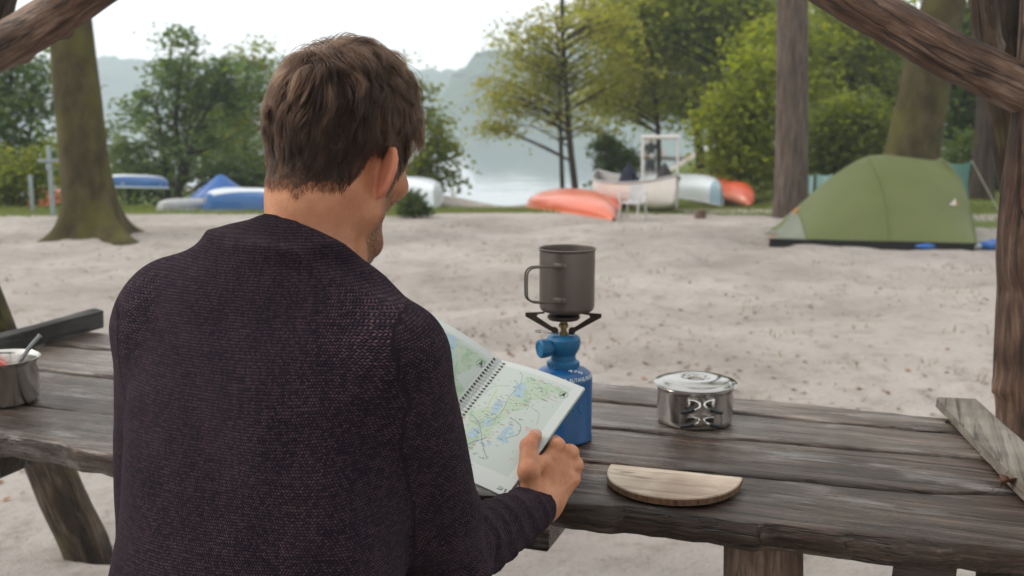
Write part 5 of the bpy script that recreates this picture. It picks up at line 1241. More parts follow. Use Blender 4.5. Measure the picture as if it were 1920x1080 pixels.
# --- grass: short blades as one mass
def blades(n, sampler, h, w, rng):
    P = sampler(n); n = len(P)
    a = rng.uniform(0, math.pi, n); hh = h*rng.uniform(.5, 1.4, n); ln = rng.normal(size=(n, 2))*.35
    dx = np.stack([np.cos(a)*w, np.sin(a)*w, np.zeros(n)], -1)
    tip = P+np.stack([ln[:, 0]*hh, ln[:, 1]*hh, hh], -1)
    v = np.stack([P-dx, P+dx, tip], 1).reshape(-1, 3); return v, np.arange(3*n).reshape(n, 3)
rg = np.random.default_rng(90)
def turf_pts(n):
    r = rg.uniform(0, 1, n); Y = 12.6+r**1.6*16; X = rg.uniform(-.56, .56, n)*Y
    k = turf_mask(X, Y) > .35+rg.uniform(-.1, .45, n); X, Y = X[k], Y[k]
    return np.stack([X, Y, ground_z(X, Y)+near_relief(X, Y)-.01], -1)
v, f = blades(90000, turf_pts, .055, .006, rg)
gm = leaf_mat('grass_blades', (.07, .12, .025), (.12, .17, .04), (.20, .22, .07), .4)
tag(link('grass', new_mesh('grass', v, f, False), gm), 'short grass between the sand and the lake shore', 'grass', kind='stuff')
# --- thin tufts of grass in the sand
tc = np.stack([rg.uniform(-.5, .55, 260), rg.uniform(0, 1, 260)], 1); ty = 4.0+tc[:, 1]*8.6; tx = tc[:, 0]*ty
def tuft_pts(n):
    k = rg.integers(260, size=n); X = tx[k]+rg.normal(size=n)*.07; Y = ty[k]+rg.normal(size=n)*.07; return np.stack([X, Y, ground_z(X, Y)+near_relief(X, Y)-.004], -1)
v, f = blades(2200, tuft_pts, .032, .004, rg)
tag(link('sand_tufts', new_mesh('sand_tufts', v, f, False), leaf_mat('dry_tuft', (.10, .11, .04), (.17, .16, .07), (.26, .22, .11), .3)), 'thin dry grass tufts sprinkled over the sand', 'grass', kind='stuff')
# --- dead leaves scattered on the sand
def litter_pts(n):
    Y = 3.4+rg.uniform(0, 1, n)**1.15*9.6; X = rg.uniform(-.6, .6, n)*Y
    k = vnoise(np.stack([X*.8, Y*.8, X*0], -1), 5) > rg.uniform(-.9, .7, n); X, Y = X[k], Y[k]
    return np.stack([X, Y, ground_z(X, Y)+near_relief(X, Y)+.006], -1)
v, f = leaf_quads(litter_pts(3600), .030, rg, flat=3.0)
lm_ = leaf_mat('dead_leaves', (.05, .03, .018), (.13, .075, .038), (.30, .17, .09), .1)
tag(link('leaf_litter', new_mesh('leaf_litter', v, f, False), lm_), 'dry brown leaves scattered over the sand', 'leaf litter', kind='stuff')

# --- haze over the lake
hb_ = MB(); hb_.box((-1250, -30, -12), (1250, 640, 48))
hm = bpy.data.materials.new('lake_haze'); hm.use_nodes = True; hn = hm.node_tree; hn.nodes.clear()
pv_ = hn.nodes.new('ShaderNodeVolumePrincipled'); pv_.inputs['Color'].default_value = (.82, .92, 1.0, 1); pv_.inputs['Density'].default_value = .0016; pv_.inputs['Anisotropy'].default_value = .2
ho = hn.nodes.new('ShaderNodeOutputMaterial'); hn.links.new(pv_.outputs[0], ho.inputs['Volume'])
tag(hb_.build('haze', hm, None, smooth=False), 'pale blue haze over the lake and woods', 'haze', kind='stuff')
# ------------------------------------------------------------------ people
def surface_nets(fn, lo, hi, h):
    lo = np.array(lo, float); hi = np.array(hi, float)
    n = np.ceil((hi-lo)/h).astype(int)+1
    ax = [lo[i]+np.arange(n[i])*h for i in range(3)]
    val = np.empty(n, np.float32)
    step = max(1, int(400000/(n[1]*n[2])))
    for i in range(0, n[0], step):
        X, Y, Z = np.meshgrid(ax[0][i:i+step], ax[1], ax[2], indexing='ij')
        val[i:i+step] = fn(np.stack([X, Y, Z], -1).reshape(-1, 3)).reshape(X.shape)
    ins = val < 0
    c = [ins[dx:n[0]-1+dx, dy:n[1]-1+dy, dz:n[2]-1+dz] for dx in (0, 1) for dy in (0, 1) for dz in (0, 1)]
    s = sum(x.astype(np.int8) for x in c); act = (s > 0) & (s < 8)
    idx = np.full(act.shape, -1, np.int64); I = np.argwhere(act); idx[act] = np.arange(len(I))
    acc = np.zeros((len(I), 3)); cnt = np.zeros(len(I))
    corners = np.array([(dx, dy, dz) for dx in (0, 1) for dy in (0, 1) for dz in (0, 1)])
    V = np.stack([val[I[:, 0]+d[0], I[:, 1]+d[1], I[:, 2]+d[2]] for d in corners], 1)
    for a in range(8):
        for b in range(a+1, 8):
            if np.abs(corners[a]-corners[b]).sum() != 1: continue
            m = (V[:, a] < 0) != (V[:, b] < 0)
            t = V[m, a]/(V[m, a]-V[m, b])
            acc[m] += corners[a]+(corners[b]-corners[a])*t[:, None]; cnt[m] += 1
    P = lo+(I+acc/cnt[:, None])*h
    F = []
    for ax_ in range(3):
        o = [k for k in range(3) if k != ax_]
        sl0 = [slice(None)]*3; sl1 = [slice(None)]*3
        sl0[ax_] = slice(0, n[ax_]-1); sl1[ax_] = slice(1, n[ax_])
        for k in o: sl0[k] = slice(1, n[k]-1); sl1[k] = slice(1, n[k]-1)
        A, B = ins[tuple(sl0)], ins[tuple(sl1)]
        E_ = np.argwhere(A != B)
        if len(E_) == 0: continue
        fl = A[E_[:, 0], E_[:, 1], E_[:, 2]]
        base = E_.copy()
        for k in o: base[:, k] += 1
        q = []
        for (d1, d2) in ((-1, -1), (0, -1), (0, 0), (-1, 0)):
            c_ = base.copy(); c_[:, o[0]] += d1; c_[:, o[1]] += d2
            q.append(idx[c_[:, 0], c_[:, 1], c_[:, 2]])
        q = np.stack(q, 1)
        flip = fl if ax_ != 1 else ~fl
        q = np.where(flip[:, None], q, q[:, ::-1]); F.append(q)
    F = np.concatenate(F); F = F[(F >= 0).all(1)]
    return P, F

def smin(a, b, k):
    h = np.clip(.5+.5*(b-a)/k, 0, 1); return b+(a-b)*h-k*h*(1-h)
def smax(a, b, k): return -smin(-a, -b, k)
def caps(p, a, b, ra, rb):
    a = np.asarray(a, float); b = np.asarray(b, float); ab = b-a
    t = np.clip(((p-a)@ab)/(ab@ab), 0, 1); return np.linalg.norm(p-a-t[:, None]*ab, axis=1)-(ra+(rb-ra)*t)
def chain(p, pts, rs, k=.004):
    d = None
    for i in range(len(pts)-1):
        c_ = caps(p, pts[i], pts[i+1], rs[i], rs[i+1]); d = c_ if d is None else smin(d, c_, k)
    return d
def ell(p, c, r):
    q = (p-np.asarray(c, float))/np.asarray(r, float); k0 = np.linalg.norm(q, axis=1); k1 = np.linalg.norm(q/np.asarray(r, float), axis=1)+1e-9
    return k0*(k0-1)/k1
def frame(yaw, pitch=0, roll=0):
    """columns: right, forward, up"""
    y, p_, r_ = yaw, pitch, roll
    f = np.array([math.sin(y)*math.cos(p_), math.cos(y)*math.cos(p_), -math.sin(p_)])
    r = np.array([math.cos(y), -math.sin(y), 0]); u = np.cross(r, f)
    r2 = r*math.cos(r_)-u*math.sin(r_); u2 = u*math.cos(r_)+r*math.sin(r_)
    return np.stack([r2, f, u2], 1)

# ---------------- the seated man
BY = math.radians(20); BF = frame(BY); b_r, b_f = BF[:, 0], BF[:, 1]
HF = frame(math.radians(27), math.radians(17), math.radians(5))
H_O = at(632, 305, 1.335)                                     # midway between the ear canals
def Hd(r, f, u): return H_O+HF@np.array([r, f, u], float)
NECK_B = at(574, 460, 1.285)
TC = [(.42, -.330, 1.150, .185, .140), (.55, -.325, 1.160, .180, .135), (.70, -.310, 1.185, .172, .122), (.82, -.298, 1.205, .170, .122), (.92, -.288, 1.225, .168, .118), (1.00, -.284, 1.245, .166, .110), (1.06, -.280, 1.262, .150, .096), (1.11, -.278, 1.275, .115, .082), (1.15, -.272, 1.282, .07, .066)]
TCa = np.array(TC)
S_R, E_R, W_R = at(738, 682, 1.205), at(832, 1052, 1.262), at(1013, 944, 1.478)
S_L, E_L = at(322, 618, 1.325), at(302, 1030, 1.38)
W_L = page_pt(np.array(.80), np.array(.98), -1, np.array(-.03))+np.array([-.035, -.045, -.03])
C_N = np.array([.42, .42, .81]); C_N /= np.linalg.norm(C_N); C_P = at(490, 398, 1.285)

def torso_sdf(p):
    z = p[:, 2]; cx = np.interp(z, TCa[:, 0], TCa[:, 1]); cy = np.interp(z, TCa[:, 0], TCa[:, 2]); a = np.interp(z, TCa[:, 0], TCa[:, 3]); b = np.interp(z, TCa[:, 0], TCa[:, 4])
    dx = p[:, 0]-cx; dy = p[:, 1]-cy
    u = dx*b_r[0]+dy*b_r[1]; w = dx*b_f[0]+dy*b_f[1]
    q = (np.abs(u/a)**2.3+np.abs(w/b)**2.3)**(1/2.3)
    d = (q-1)*np.minimum(a, b)
    return np.maximum(d, np.maximum(z-1.16, .40-z))
def body_sdf(p, o=0.0):
    d = torso_sdf(p)
    # shoulder girdle and trapezius
    nb = NECK_B+np.array([0, 0, -.045])
    d = smin(d, caps(p, nb+[.0, 0, -.016], S_R+[-.006, 0, .004], .052, .058), .05)
    d = smin(d, caps(p, nb+[-.018, .01, .006], S_L+[.014, 0, .030], .060, .062), .07)
    return d-o
def arm_sdf(p, S, E, W_, rs):
    up = caps(p, S, E, rs[0], rs[1]); fo = caps(p, E, W_, rs[2], rs[3]); return smin(up, fo, .012)
def sweater(p):
    d = body_sdf(p, .006)
    aR = arm_sdf(p, S_R, E_R, W_R+(E_R-W_R)*.07, (.066, .060, .053, .0325))
    aL = arm_sdf(p, S_L, E_L, W_L, (.068, .060, .053, .034))
    d = smin(d, aL, .030)
    d = smin(d, aR, .022)
    nk = caps(p, H_O+HF@np.array([0, -.03, -.03]), NECK_B+np.array([-.004, .004, -.03]), .0555, .061)
    pl = (p-C_P)@C_N
    col = smax(nk, pl, .006)
    d = smin(d, col, .022)
    d = smax(d, -np.maximum(.0-pl, nk-.034), .010)
    # rib edge and two soft folds round the collar
    near = np.exp(-(np.linalg.norm(p-NECK_B, axis=1)/.13)**4)
    d = d-near*(.0022*np.exp(-((pl+.012)/.011)**2)+.0042*np.exp(-((pl+.048)/.0085)**2)-.0022*np.exp(-((pl+.033)/.009)**2)+.0034*np.exp(-((pl+.088+.012*np.sin(p[:, 0]*28))/.010)**2))
    # sleeve folds that gather at the elbow and forearm
    ab = W_R-E_R; L = np.linalg.norm(ab); ab /= L; t = (p-E_R)@ab
    rel = p-E_R-t[:, None]*ab; ang = np.arctan2(rel[:, 2], rel[:, 0]*.8+rel[:, 1]*.6)
    on_f = np.clip(1-np.abs(caps(p, E_R, W_R, .05, .034))/.02, 0, 1)*np.clip((t+.02)/.03, 0, 1)*np.clip((L-.01-t)/.03, 0, 1)
    ph = t*185+1.5*np.sin(ang+.5)+2.2*vnoise(np.stack([t*14, ang*.9, ang*0], -1), 4)
    d = d-on_f*.0042*(np.maximum(0, np.sin(ph))**1.5-.35)
    au = E_R-S_R; Lu = np.linalg.norm(au); au /= Lu; tu = (p-S_R)@au
    on_u = np.clip(1-np.abs(caps(p, S_R, E_R, .064, .058))/.02, 0, 1)*np.clip(tu/.1, 0, 1)
    d = d-on_u*(.0040*vnoise(np.stack([p[:, 0]*22+p[:, 2]*16, p[:, 1]*12, p[:, 2]*9], -1), 8)+.0045*np.clip((tu-.16)/.1, 0, 1)*np.sin(tu*95+vnoise(p*9, 2)*3))
    # drape: long soft folds that run from the shoulder blades to the right armpit and down the back
    q = p-np.array([TC[4][1], TC[4][2], .95]); u = q@b_r; zz = q[:, 2]
    back = np.clip(-(q@b_f)/.06, 0, 1)
    d = d-back*(.0055*vnoise(np.stack([(u*.8+zz*.55)*17, zz*5, u*0+1], -1), 11)+.0060*np.exp(-((u-.125+.35*(zz-.0))/.020)**2)*np.clip((.06-zz)/.12, 0, 1)-.0065*np.exp(-((u-.155+.28*zz)/.014)**2)*np.clip((.06-zz)/.12, 0, 1))
    d = d-.0030*vnoise(p*np.array([9, 9, 7]), 5)-.0012*vnoise(p*np.array([24, 24, 18]), 6)
    return d
P, F = surface_nets(sweater, (-.62, .98, .50), (.14, 1.62, 1.26), .0055)
P0 = P.copy()
man = thing('person', 'man with short brown hair in a dark purple knitted sweater seated with his back turned', 'person', (-.33, 1.13, .47))
MO = np.array([-.33, 1.13, .47])
# knit coordinates: round the trunk and along each sleeve
knit = np.zeros((len(P), 3), np.float32)
cx = np.interp(P[:, 2], TCa[:, 0], TCa[:, 1]); cy = np.interp(P[:, 2], TCa[:, 0], TCa[:, 2])
th = np.arctan2((P[:, 0]-cx)*b_r[0]+(P[:, 1]-cy)*b_r[1], -((P[:, 0]-cx)*b_f[0]+(P[:, 1]-cy)*b_f[1]))
knit[:, 0] = th*.185; knit[:, 1] = P[:, 2]
dT = body_sdf(P)
for (S, E, W_, rs) in ((S_R, E_R, W_R, (.066, .060, .053, .034)), (S_L, E_L, W_L, (.068, .06, .053, .034))):
    up = caps(P, S, E, rs[0], rs[1]); fo = caps(P, E, W_, rs[2], rs[3]); m = np.minimum(up, fo) < dT-.004
    for (a, b, dd, o) in ((S, E, up, 0), (E, W_, fo, np.linalg.norm(E-S))):
        k = m & (dd <= np.minimum(up, fo)+1e-9); d_ = (b-a)/np.linalg.norm(b-a); s_ = np.cross(d_, [0, 1., 0]); s_ /= np.linalg.norm(s_); u_ = np.cross(s_, d_)
        rel = P[k]-a; knit[k, 0] = np.arctan2(rel@s_, -(rel@u_))*.055; knit[k, 1] = -(rel@d_)-o
def m_knit():
    m, nt, b = nodes('purple_knit')
    a_ = nt.nodes.new('ShaderNodeAttribute'); a_.attribute_name = 'knit'
    wb_ = tex(nt, 'ShaderNodeTexNoise', a_.outputs['Vector'], Scale=45, Detail=3)
    ad = nt.nodes.new('ShaderNodeVectorMath'); ad.operation = 'MULTIPLY_ADD'; ad.inputs[1].default_value = (.0035, .0030, 0); nt.links.new(wb_.outputs['Color'], ad.inputs[0]); nt.links.new(a_.outputs['Vector'], ad.inputs[2])
    sp_ = nt.nodes.new('ShaderNodeSeparateXYZ'); nt.links.new(ad.outputs[0], sp_.inputs[0])
    v = mathn(nt, 'DIVIDE', sp_.outputs[1], .0032); row = mathn(nt, 'FLOOR', v); par = mathn(nt, 'FLOORED_MODULO', row, 2.0)
    u = mathn(nt, 'ADD', mathn(nt, 'DIVIDE', sp_.outputs[0], .0041), mathn(nt, 'MULTIPLY', par, .5))
    fy = mathn(nt, 'SUBTRACT', mathn(nt, 'FRACT', v), .5)
    sl = mathn(nt, 'MULTIPLY', fy, mathn(nt, 'SUBTRACT', mathn(nt, 'MULTIPLY', par, 1.3), .65))
    us = mathn(nt, 'ADD', u, sl); fx = mathn(nt, 'SUBTRACT', mathn(nt, 'FRACT', us), .5); cell = mathn(nt, 'FLOOR', us)
    r = mathn(nt, 'SQRT', mathn(nt, 'ADD', mathn(nt, 'POWER', mathn(nt, 'MULTIPLY', fx, 1.15), 2.0), mathn(nt, 'POWER', mathn(nt, 'MULTIPLY', fy, .95), 2.0)))
    h = ramp(nt, r, [(.08, (1, 1, 1)), (.30, (.72, .72, .72)), (.56, (0, 0, 0))])
    cx_ = nt.nodes.new('ShaderNodeCombineXYZ'); nt.links.new(cell, cx_.inputs[0]); nt.links.new(row, cx_.inputs[1])
    wn_ = nt.nodes.new('ShaderNodeTexWhiteNoise'); wn_.noise_dimensions = '2D'; nt.links.new(cx_.outputs[0], wn_.inputs['Vector'])
    big = tex(nt, 'ShaderNodeTexNoise', a_.outputs['Vector'], Scale=16, Detail=5, Roughness=.65)
    f = mathn(nt, 'ADD', mathn(nt, 'MULTIPLY', wn_.outputs['Value'], .45), mathn(nt, 'MULTIPLY', big.outputs['Fac'], .62))
    yarn = ramp(nt, f, [(.25, (.015, .012, .024)), (.5, (.042, .025, .038)), (.8, (.098, .056, .072))])
    col = mixc(nt, h, (.0022, .0018, .0032), yarn)
    nt.links.new(col, b.inputs['Base Color']); b.inputs['Roughness'].default_value = .95; b.inputs['Specular IOR Level'].default_value = .10
    b.inputs['Sheen Weight'].default_value = .08; b.inputs['Sheen Roughness'].default_value = .5; b.inputs['Sheen Tint'].default_value = (.6, .5, .62, 1)
    fib = tex(nt, 'ShaderNodeTexNoise', a_.outputs['Vector'], Scale=1100, Detail=2)
    n1 = bump(nt, None, h, .9, .0018); bump(nt, b, fib.outputs['Fac'], .4, .0006, n1)
    return m
me = new_mesh('sweater', P-MO, F)
a = me.attributes.new('knit', 'FLOAT_VECTOR', 'POINT'); a.data.foreach_set('vector', knit.ravel())
link('sweater', me, m_knit(), man)

# ---- head, neck and hands
def ear_sdf(q, sg):
    """q in head coordinates; sg +1 right ear"""
    c = np.array([sg*.0715, -.006, -.006]); rel = (q-c)*np.array([sg, 1, 1])*1.10
    an = math.radians(62)                                   # the ear stands off the skull, open to the front
    ex = rel[:, 0]*math.cos(an)+rel[:, 1]*math.sin(an)      # outwards (thickness)
    ey = -rel[:, 0]*math.sin(an)+rel[:, 1]*math.cos(an)     # forward in the plate
    tl = math.radians(-12); ez = rel[:, 2]*math.cos(tl)-ey*math.sin(tl); ey = ey*math.cos(tl)+rel[:, 2]*math.sin(tl)
    e = np.stack([ex, ey, ez], 1)
    plate = ell(e, (.002, -.009, .0), (.0042, .0205, .031))
    hel = [(.002, .010, .010), (.006, .008, .022), (.005, -.005, .0335), (.005, -.020, .0275), (.0045, -.0275, .014), (.004, -.0285, .0), (.003, -.023, -.014), (.003, -.013, -.025), (.003, -.003, -.029)]
    d = smin(plate, chain(e, [np.array(h) for h in hel], [.0032, .0036, .0042, .0044, .0043, .0041, .0040, .0042, .0040], .002), .005)
    d = smin(d, ell(e, (.003, -.002, -.026), (.0048, .0085, .010)), .004)
    d = smax(d, -ell(e, (.0125, -.002, .002), (.008, .0095, .014)), .003)
    return d/1.10
def skull_sdf(q):
    d = ell(q, (0, -.004, .050), (.0725, .0935, .090))
    d = smin(d, ell(q, (0, -.048, .020), (.058, .052, .058)), .03)
    d = smin(d, ell(q, (0, .035, -.012), (.060, .058, .075)), .03)
    d = smin(d, ell(q, (0, .070, .040), (.052, .028, .035)), .02)
    for sg in (-1, 1):
        d = smin(d, chain(q, [np.array((sg*.059, .012, .0)), np.array((sg*.058, .006, -.052)), np.array((sg*.034, .052, -.088)), np.array((sg*.010, .080, -.100))], [.012, .017, .017, .017], .015), .022)
        d = smin(d, ell(q, (sg*.044, .062, -.010), (.022, .022, .018)), .018)     # cheekbone
    d = smin(d, ell(q, (0, .060, -.075), (.034, .026, .032)), .018)
    return d
def hs_sdf(q):
    p = q@HF.T+H_O
    nk = chain(p, [Hd(0, -.030, .0), Hd(0, -.034, -.05), NECK_B+np.array([0, .004, -.02])], [.050, .0515, .0550], .02)
    return smin(skull_sdf(q), nk, .022)
def head_sdf(p):
    q = (p-H_O)@HF
    d = skull_sdf(q)
    for sg in (-1, 1):
        d = smax(d, -ell(q, (sg*.032, .101, .016), (.017, .012, .010)), .008)      # eye socket
        d = smin(d, ell(q, (sg*.031, .0855, .015), (.0125, .0125, .0125)), .003)
    d = smin(d, chain(q, [np.array((0, .092, .022)), np.array((0, .106, -.004)), np.array((0, .113, -.020))], [.008, .0095, .0115], .006), .008)
    d = smin(d, ell(q, (0, .103, -.026), (.0165, .010, .008)), .006)
    d = smin(d, ell(q, (0, .0925, -.048), (.024, .009, .0055)), .004); d = smin(d, ell(q, (0, .0905, -.058), (.021, .009, .006)), .004)
    # neck
    nk = chain(p, [Hd(0, -.030, .0), Hd(0, -.034, -.05), NECK_B+np.array([0, .004, -.02]), NECK_B+np.array([0, 0, -.09])], [.050, .0515, .0550, .064], .02)
    nk = smin(nk, caps(p, Hd(.052, -.018, -.038), NECK_B+b_r*.035+b_f*.05+np.array([0, 0, -.04]), .013, .014), .025)   # muscle behind the jaw
    nk = smin(nk, caps(p, Hd(-.052, -.018, -.038), NECK_B-b_r*.035+b_f*.05+np.array([0, 0, -.04]), .013, .014), .025)
    d = smin(d, nk, .022)
    e = smin(ear_sdf(q, 1), ear_sdf(q, -1), .001)
    return smin(d, e, .005)
r0 = H_O
hP, hF = surface_nets(head_sdf, r0+[-.16, -.17, -.20], r0+[.18, .17, .16], .0024)
def gradn(fn, p, e=.002):
    g = np.stack([fn(p+np.array(d)*e)-fn(p-np.array(d)*e) for d in ((1, 0, 0), (0, 1, 0), (0, 0, 1))], 1); return g/(np.linalg.norm(g, axis=1, keepdims=True)+1e-9)
def scalp_mask(q):
    """where hair grows, in head coordinates"""
    r, f, u = np.abs(q[:, 0]), q[:, 1], q[:, 2]
    w = vnoise(q*55, 3)*.005
    nape = -.049+.012*(r/.06)**2+w*1.6                          # dips in the middle of the neck
    back = (f < -.022) & (u > nape)
    er = np.hypot((f+.010)/.026, (u-.002)/.038)              # clear of the ear
    side = (f >= -.022) & (f < .026) & (u > -.004+w) & ((er > 1.0) | (u > .03))
    burn = (f > .006) & (f < .030) & (u > -.030+w*2) & (u <= .03) & (r > .05)
    fh = .078+w-.25*np.clip(r-.03, 0, 1)
    top = (u > .058+w) & (f < fh)
    tem = (f >= .026) & (f < .040-.2*(r-.06)) & (u > .012) & (u <= .058)
    back &= ~((er < 1.0) & (u < .03) & (f > -.034))
    return back | side | burn | top | tem
hq = (hP-H_O)@HF
r_, f_, u_ = np.abs(hq[:, 0]), hq[:, 1], hq[:, 2]
scalp = scalp_mask(hq).astype(np.float32)*(hs_sdf(hq) < .005)
scalp_skin = (scalp_mask(hq-np.array([0, -.002, .0045]))*scalp).astype(np.float32)
st = np.clip((f_-(-.004)-.10*np.clip(-.02-u_, 0, .1))/.014, 0, 1)*np.clip((-.012-u_-.35*np.clip(f_-.03, 0, 1)*0)/.018, 0, 1)
st *= np.clip((.020+.30*f_-(u_+.012))/.02+.4, 0, 1)
st *= (skull_sdf(hq) < .012); st *= np.clip((u_+.135)/.02, 0, 1)
stub = np.clip(st, 0, 1)
earm = np.clip(1-np.minimum(ear_sdf(hq, 1), ear_sdf(hq, -1))/.004, 0, 1)

# right hand closing on the page: fingers behind, thumb in front
pf = lambda u, v, l: page_pt(np.array(u), np.array(v), 1, np.array(l))
i_m, m_m, r_m, p_m = at(1043, 836, 1.520), at(1068, 850, 1.526), at(1077, 873, 1.522), at(1071, 899, 1.512)
fing = [
 ([i_m, at(1040, 829, 1.553), pf(.86, .515, -.019), pf(.74, .53, -.015)], [.0122, .0108, .0095, .0078]),
 ([m_m, at(1068, 846, 1.563), pf(.88, .60, -.022), pf(.72, .62, -.015)], [.0126, .0110, .0096, .0078]),
 ([r_m, at(1078, 872, 1.558), pf(.93, .69, -.024), pf(.78, .71, -.015)], [.0118, .0103, .0090, .0074]),
 ([p_m, at(1072, 899, 1.540), pf(.97, .77, -.022), pf(.86, .79, -.014)], [.0105, .0090, .0080, .0066]),
]
t_tip = pf(.915, .525, .0090); t_ip = pf(.935, .625, .0130); t_mcp = at(991, 884, 1.462); t_cmc = at(1000, 926, 1.470)
fo_dir = (W_R-E_R)/np.linalg.norm(W_R-E_R)
def hand_sdf(p):
    w0 = W_R+np.array([.004, .002, .002])
    d = None
    for k, (pts, rs) in enumerate(fing):
        st_ = w0+(pts[0]-w0)*.12+(np.array(pts[0])-w0)*0
        pal = caps(p, w0+(k-1.5)*.007*(p_m-i_m)/np.linalg.norm(p_m-i_m), pts[0]+(w0-pts[0])*.06, .0170, .0122)
        d = pal if d is None else smin(d, pal, .014)
    th_ = chain(p, [w0+(t_cmc-w0)*.3, t_cmc, t_mcp, t_ip, t_tip], [.017, .0175, .0150, .0118, .0098], .006)
    d = smin(d, th_, .012)
    web = caps(p, t_mcp+(i_m-t_mcp)*.25, i_m+(t_mcp-i_m)*.2+np.array([0, .004, -.012]), .009, .009); d = smin(d, web, .014)
    for (pts, rs) in fing: d = smin(d, chain(p, pts, rs, .003), .0055)
    for (pts, rs) in fing: d = smin(d, ell(p, pts[0]+np.array([.002, -.003, .002]), (.0112, .0112, .0112)), .006)     # knuckles
    wr = caps(p, w0, W_R-fo_dir*.09, .0245, .027); d = smin(d, wr, .02)
    # tendons fan out over the back of the hand, hollows lie between the knuckles
    for k, (pts, rs) in enumerate(fing):
        ax_ = pts[0]-w0; L_ = np.linalg.norm(ax_); ax_ = ax_/L_; tt = (p-w0)@ax_; dist = np.linalg.norm(p-w0-tt[:, None]*ax_, axis=1)
        side_ = (p-w0-tt[:, None]*ax_)@((p_m-i_m)/np.linalg.norm(p_m-i_m))
        d = d-.0013*np.exp(-(side_/.0032)**2)*np.clip((tt-.25*L_)/(.3*L_), 0, 1)*np.clip((1.05*L_-tt)/(.1*L_), 0, 1)*(dist < .03)
    for k in range(3):
        m_ = (fing[k][0][0]+fing[k+1][0][0])/2+np.array([.002, -.012, .002]); d = d+.0022*np.exp(-(np.linalg.norm(p-m_, axis=1)/.008)**2)
    return d-.0005*vnoise(p*160, 3)
gP, gF = surface_nets(hand_sdf, (-.06, 1.36, .70), (.13, 1.60, .88), .0019)
# left hand under the left leaf of the booklet
lf = lambda u, v, l: page_pt(np.array(u), np.array(v), -1, np.array(l))
def lhand_sdf(p):
    w0 = W_L; d = None
    for k in range(4):
        m = lf(.78-.03*k, .86-.10*k, -.026); pts = [m, lf(.66-.02*k, .80-.10*k, -.022), lf(.52, .76-.10*k, -.016), lf(.42, .74-.10*k, -.015)]
        d0 = smin(caps(p, w0, m, .020, .0130), chain(p, pts, [.0122, .0108, .0095, .0078], .003), .006); d = d0 if d is None else smin(d, d0, .008)
    th_ = chain(p, [w0, lf(.9, .9, .004), lf(.82, .80, .014), lf(.74, .72, .0095)], [.019, .0155, .0125, .0098], .006)
    d = smin(d, th_, .012); return smin(d, caps(p, w0, w0+(E_L-w0)*.35, .0245, .027), .02)
lo_, hi_ = np.minimum(W_L, lf(.4, .4, 0))-.09, np.maximum(W_L, lf(.4, .4, 0))+.09
lP, lF = surface_nets(lhand_sdf, lo_, hi_, .0035)
# trunk and limbs under the clothes
HIP = np.array([TC[0][1], TC[0][2], .56]); KN = [HIP+b_r*.12+b_f*.46+[0, 0, -.03], HIP-b_r*.14+b_f*.44+[0, 0, -.03]]; AN = [np.array([k[0], k[1], .10])+b_f*.02 for k in KN]
def under_sdf(p):
    d = body_sdf(p, -.014)
    for (S, E, W_) in ((S_R, E_R, W_R), (S_L, E_L, W_L)): d = smin(d, smin(caps(p, S, E, .046, .040), caps(p, E, W_, .036, .025), .01), .02)
    d = smin(d, caps(p, NECK_B, NECK_B+[0, 0, -.12], .055, .06), .03)
    for k in range(2): d = smin(d, smin(caps(p, HIP+b_r*(.08-.16*k), KN[k], .07, .048), caps(p, KN[k], AN[k], .046, .034), .01), .03)
    return d
uP, uF = surface_nets(under_sdf, (-.66, .90, .02), (.16, 1.80, 1.22), .014)
allP = np.concatenate([hP, gP, lP, uP]); allF = np.concatenate([hF, gF+len(hP), lF+len(hP)+len(gP), uF+len(hP)+len(gP)+len(lP)])
mask = np.zeros((len(allP), 4), np.float32); mask[:, 3] = 1
scalp_skin *= ~((f_ > -.050) & (f_ < .004) & (u_ < .006) & (r_ > .036)); mask[:len(hP), 0] = scalp_skin*.85; mask[:len(hP), 1] = stub; mask[:len(hP), 2] = earm*.8
gq = gP; tipd = np.linalg.norm(gq-t_tip, axis=1); mask[len(hP):len(hP)+len(gP), 2] = np.clip(1-np.min([np.linalg.norm(gP-k, axis=1) for k in (i_m, m_m, r_m, p_m, t_tip, t_ip)], axis=0)/.017, 0, 1)*.55
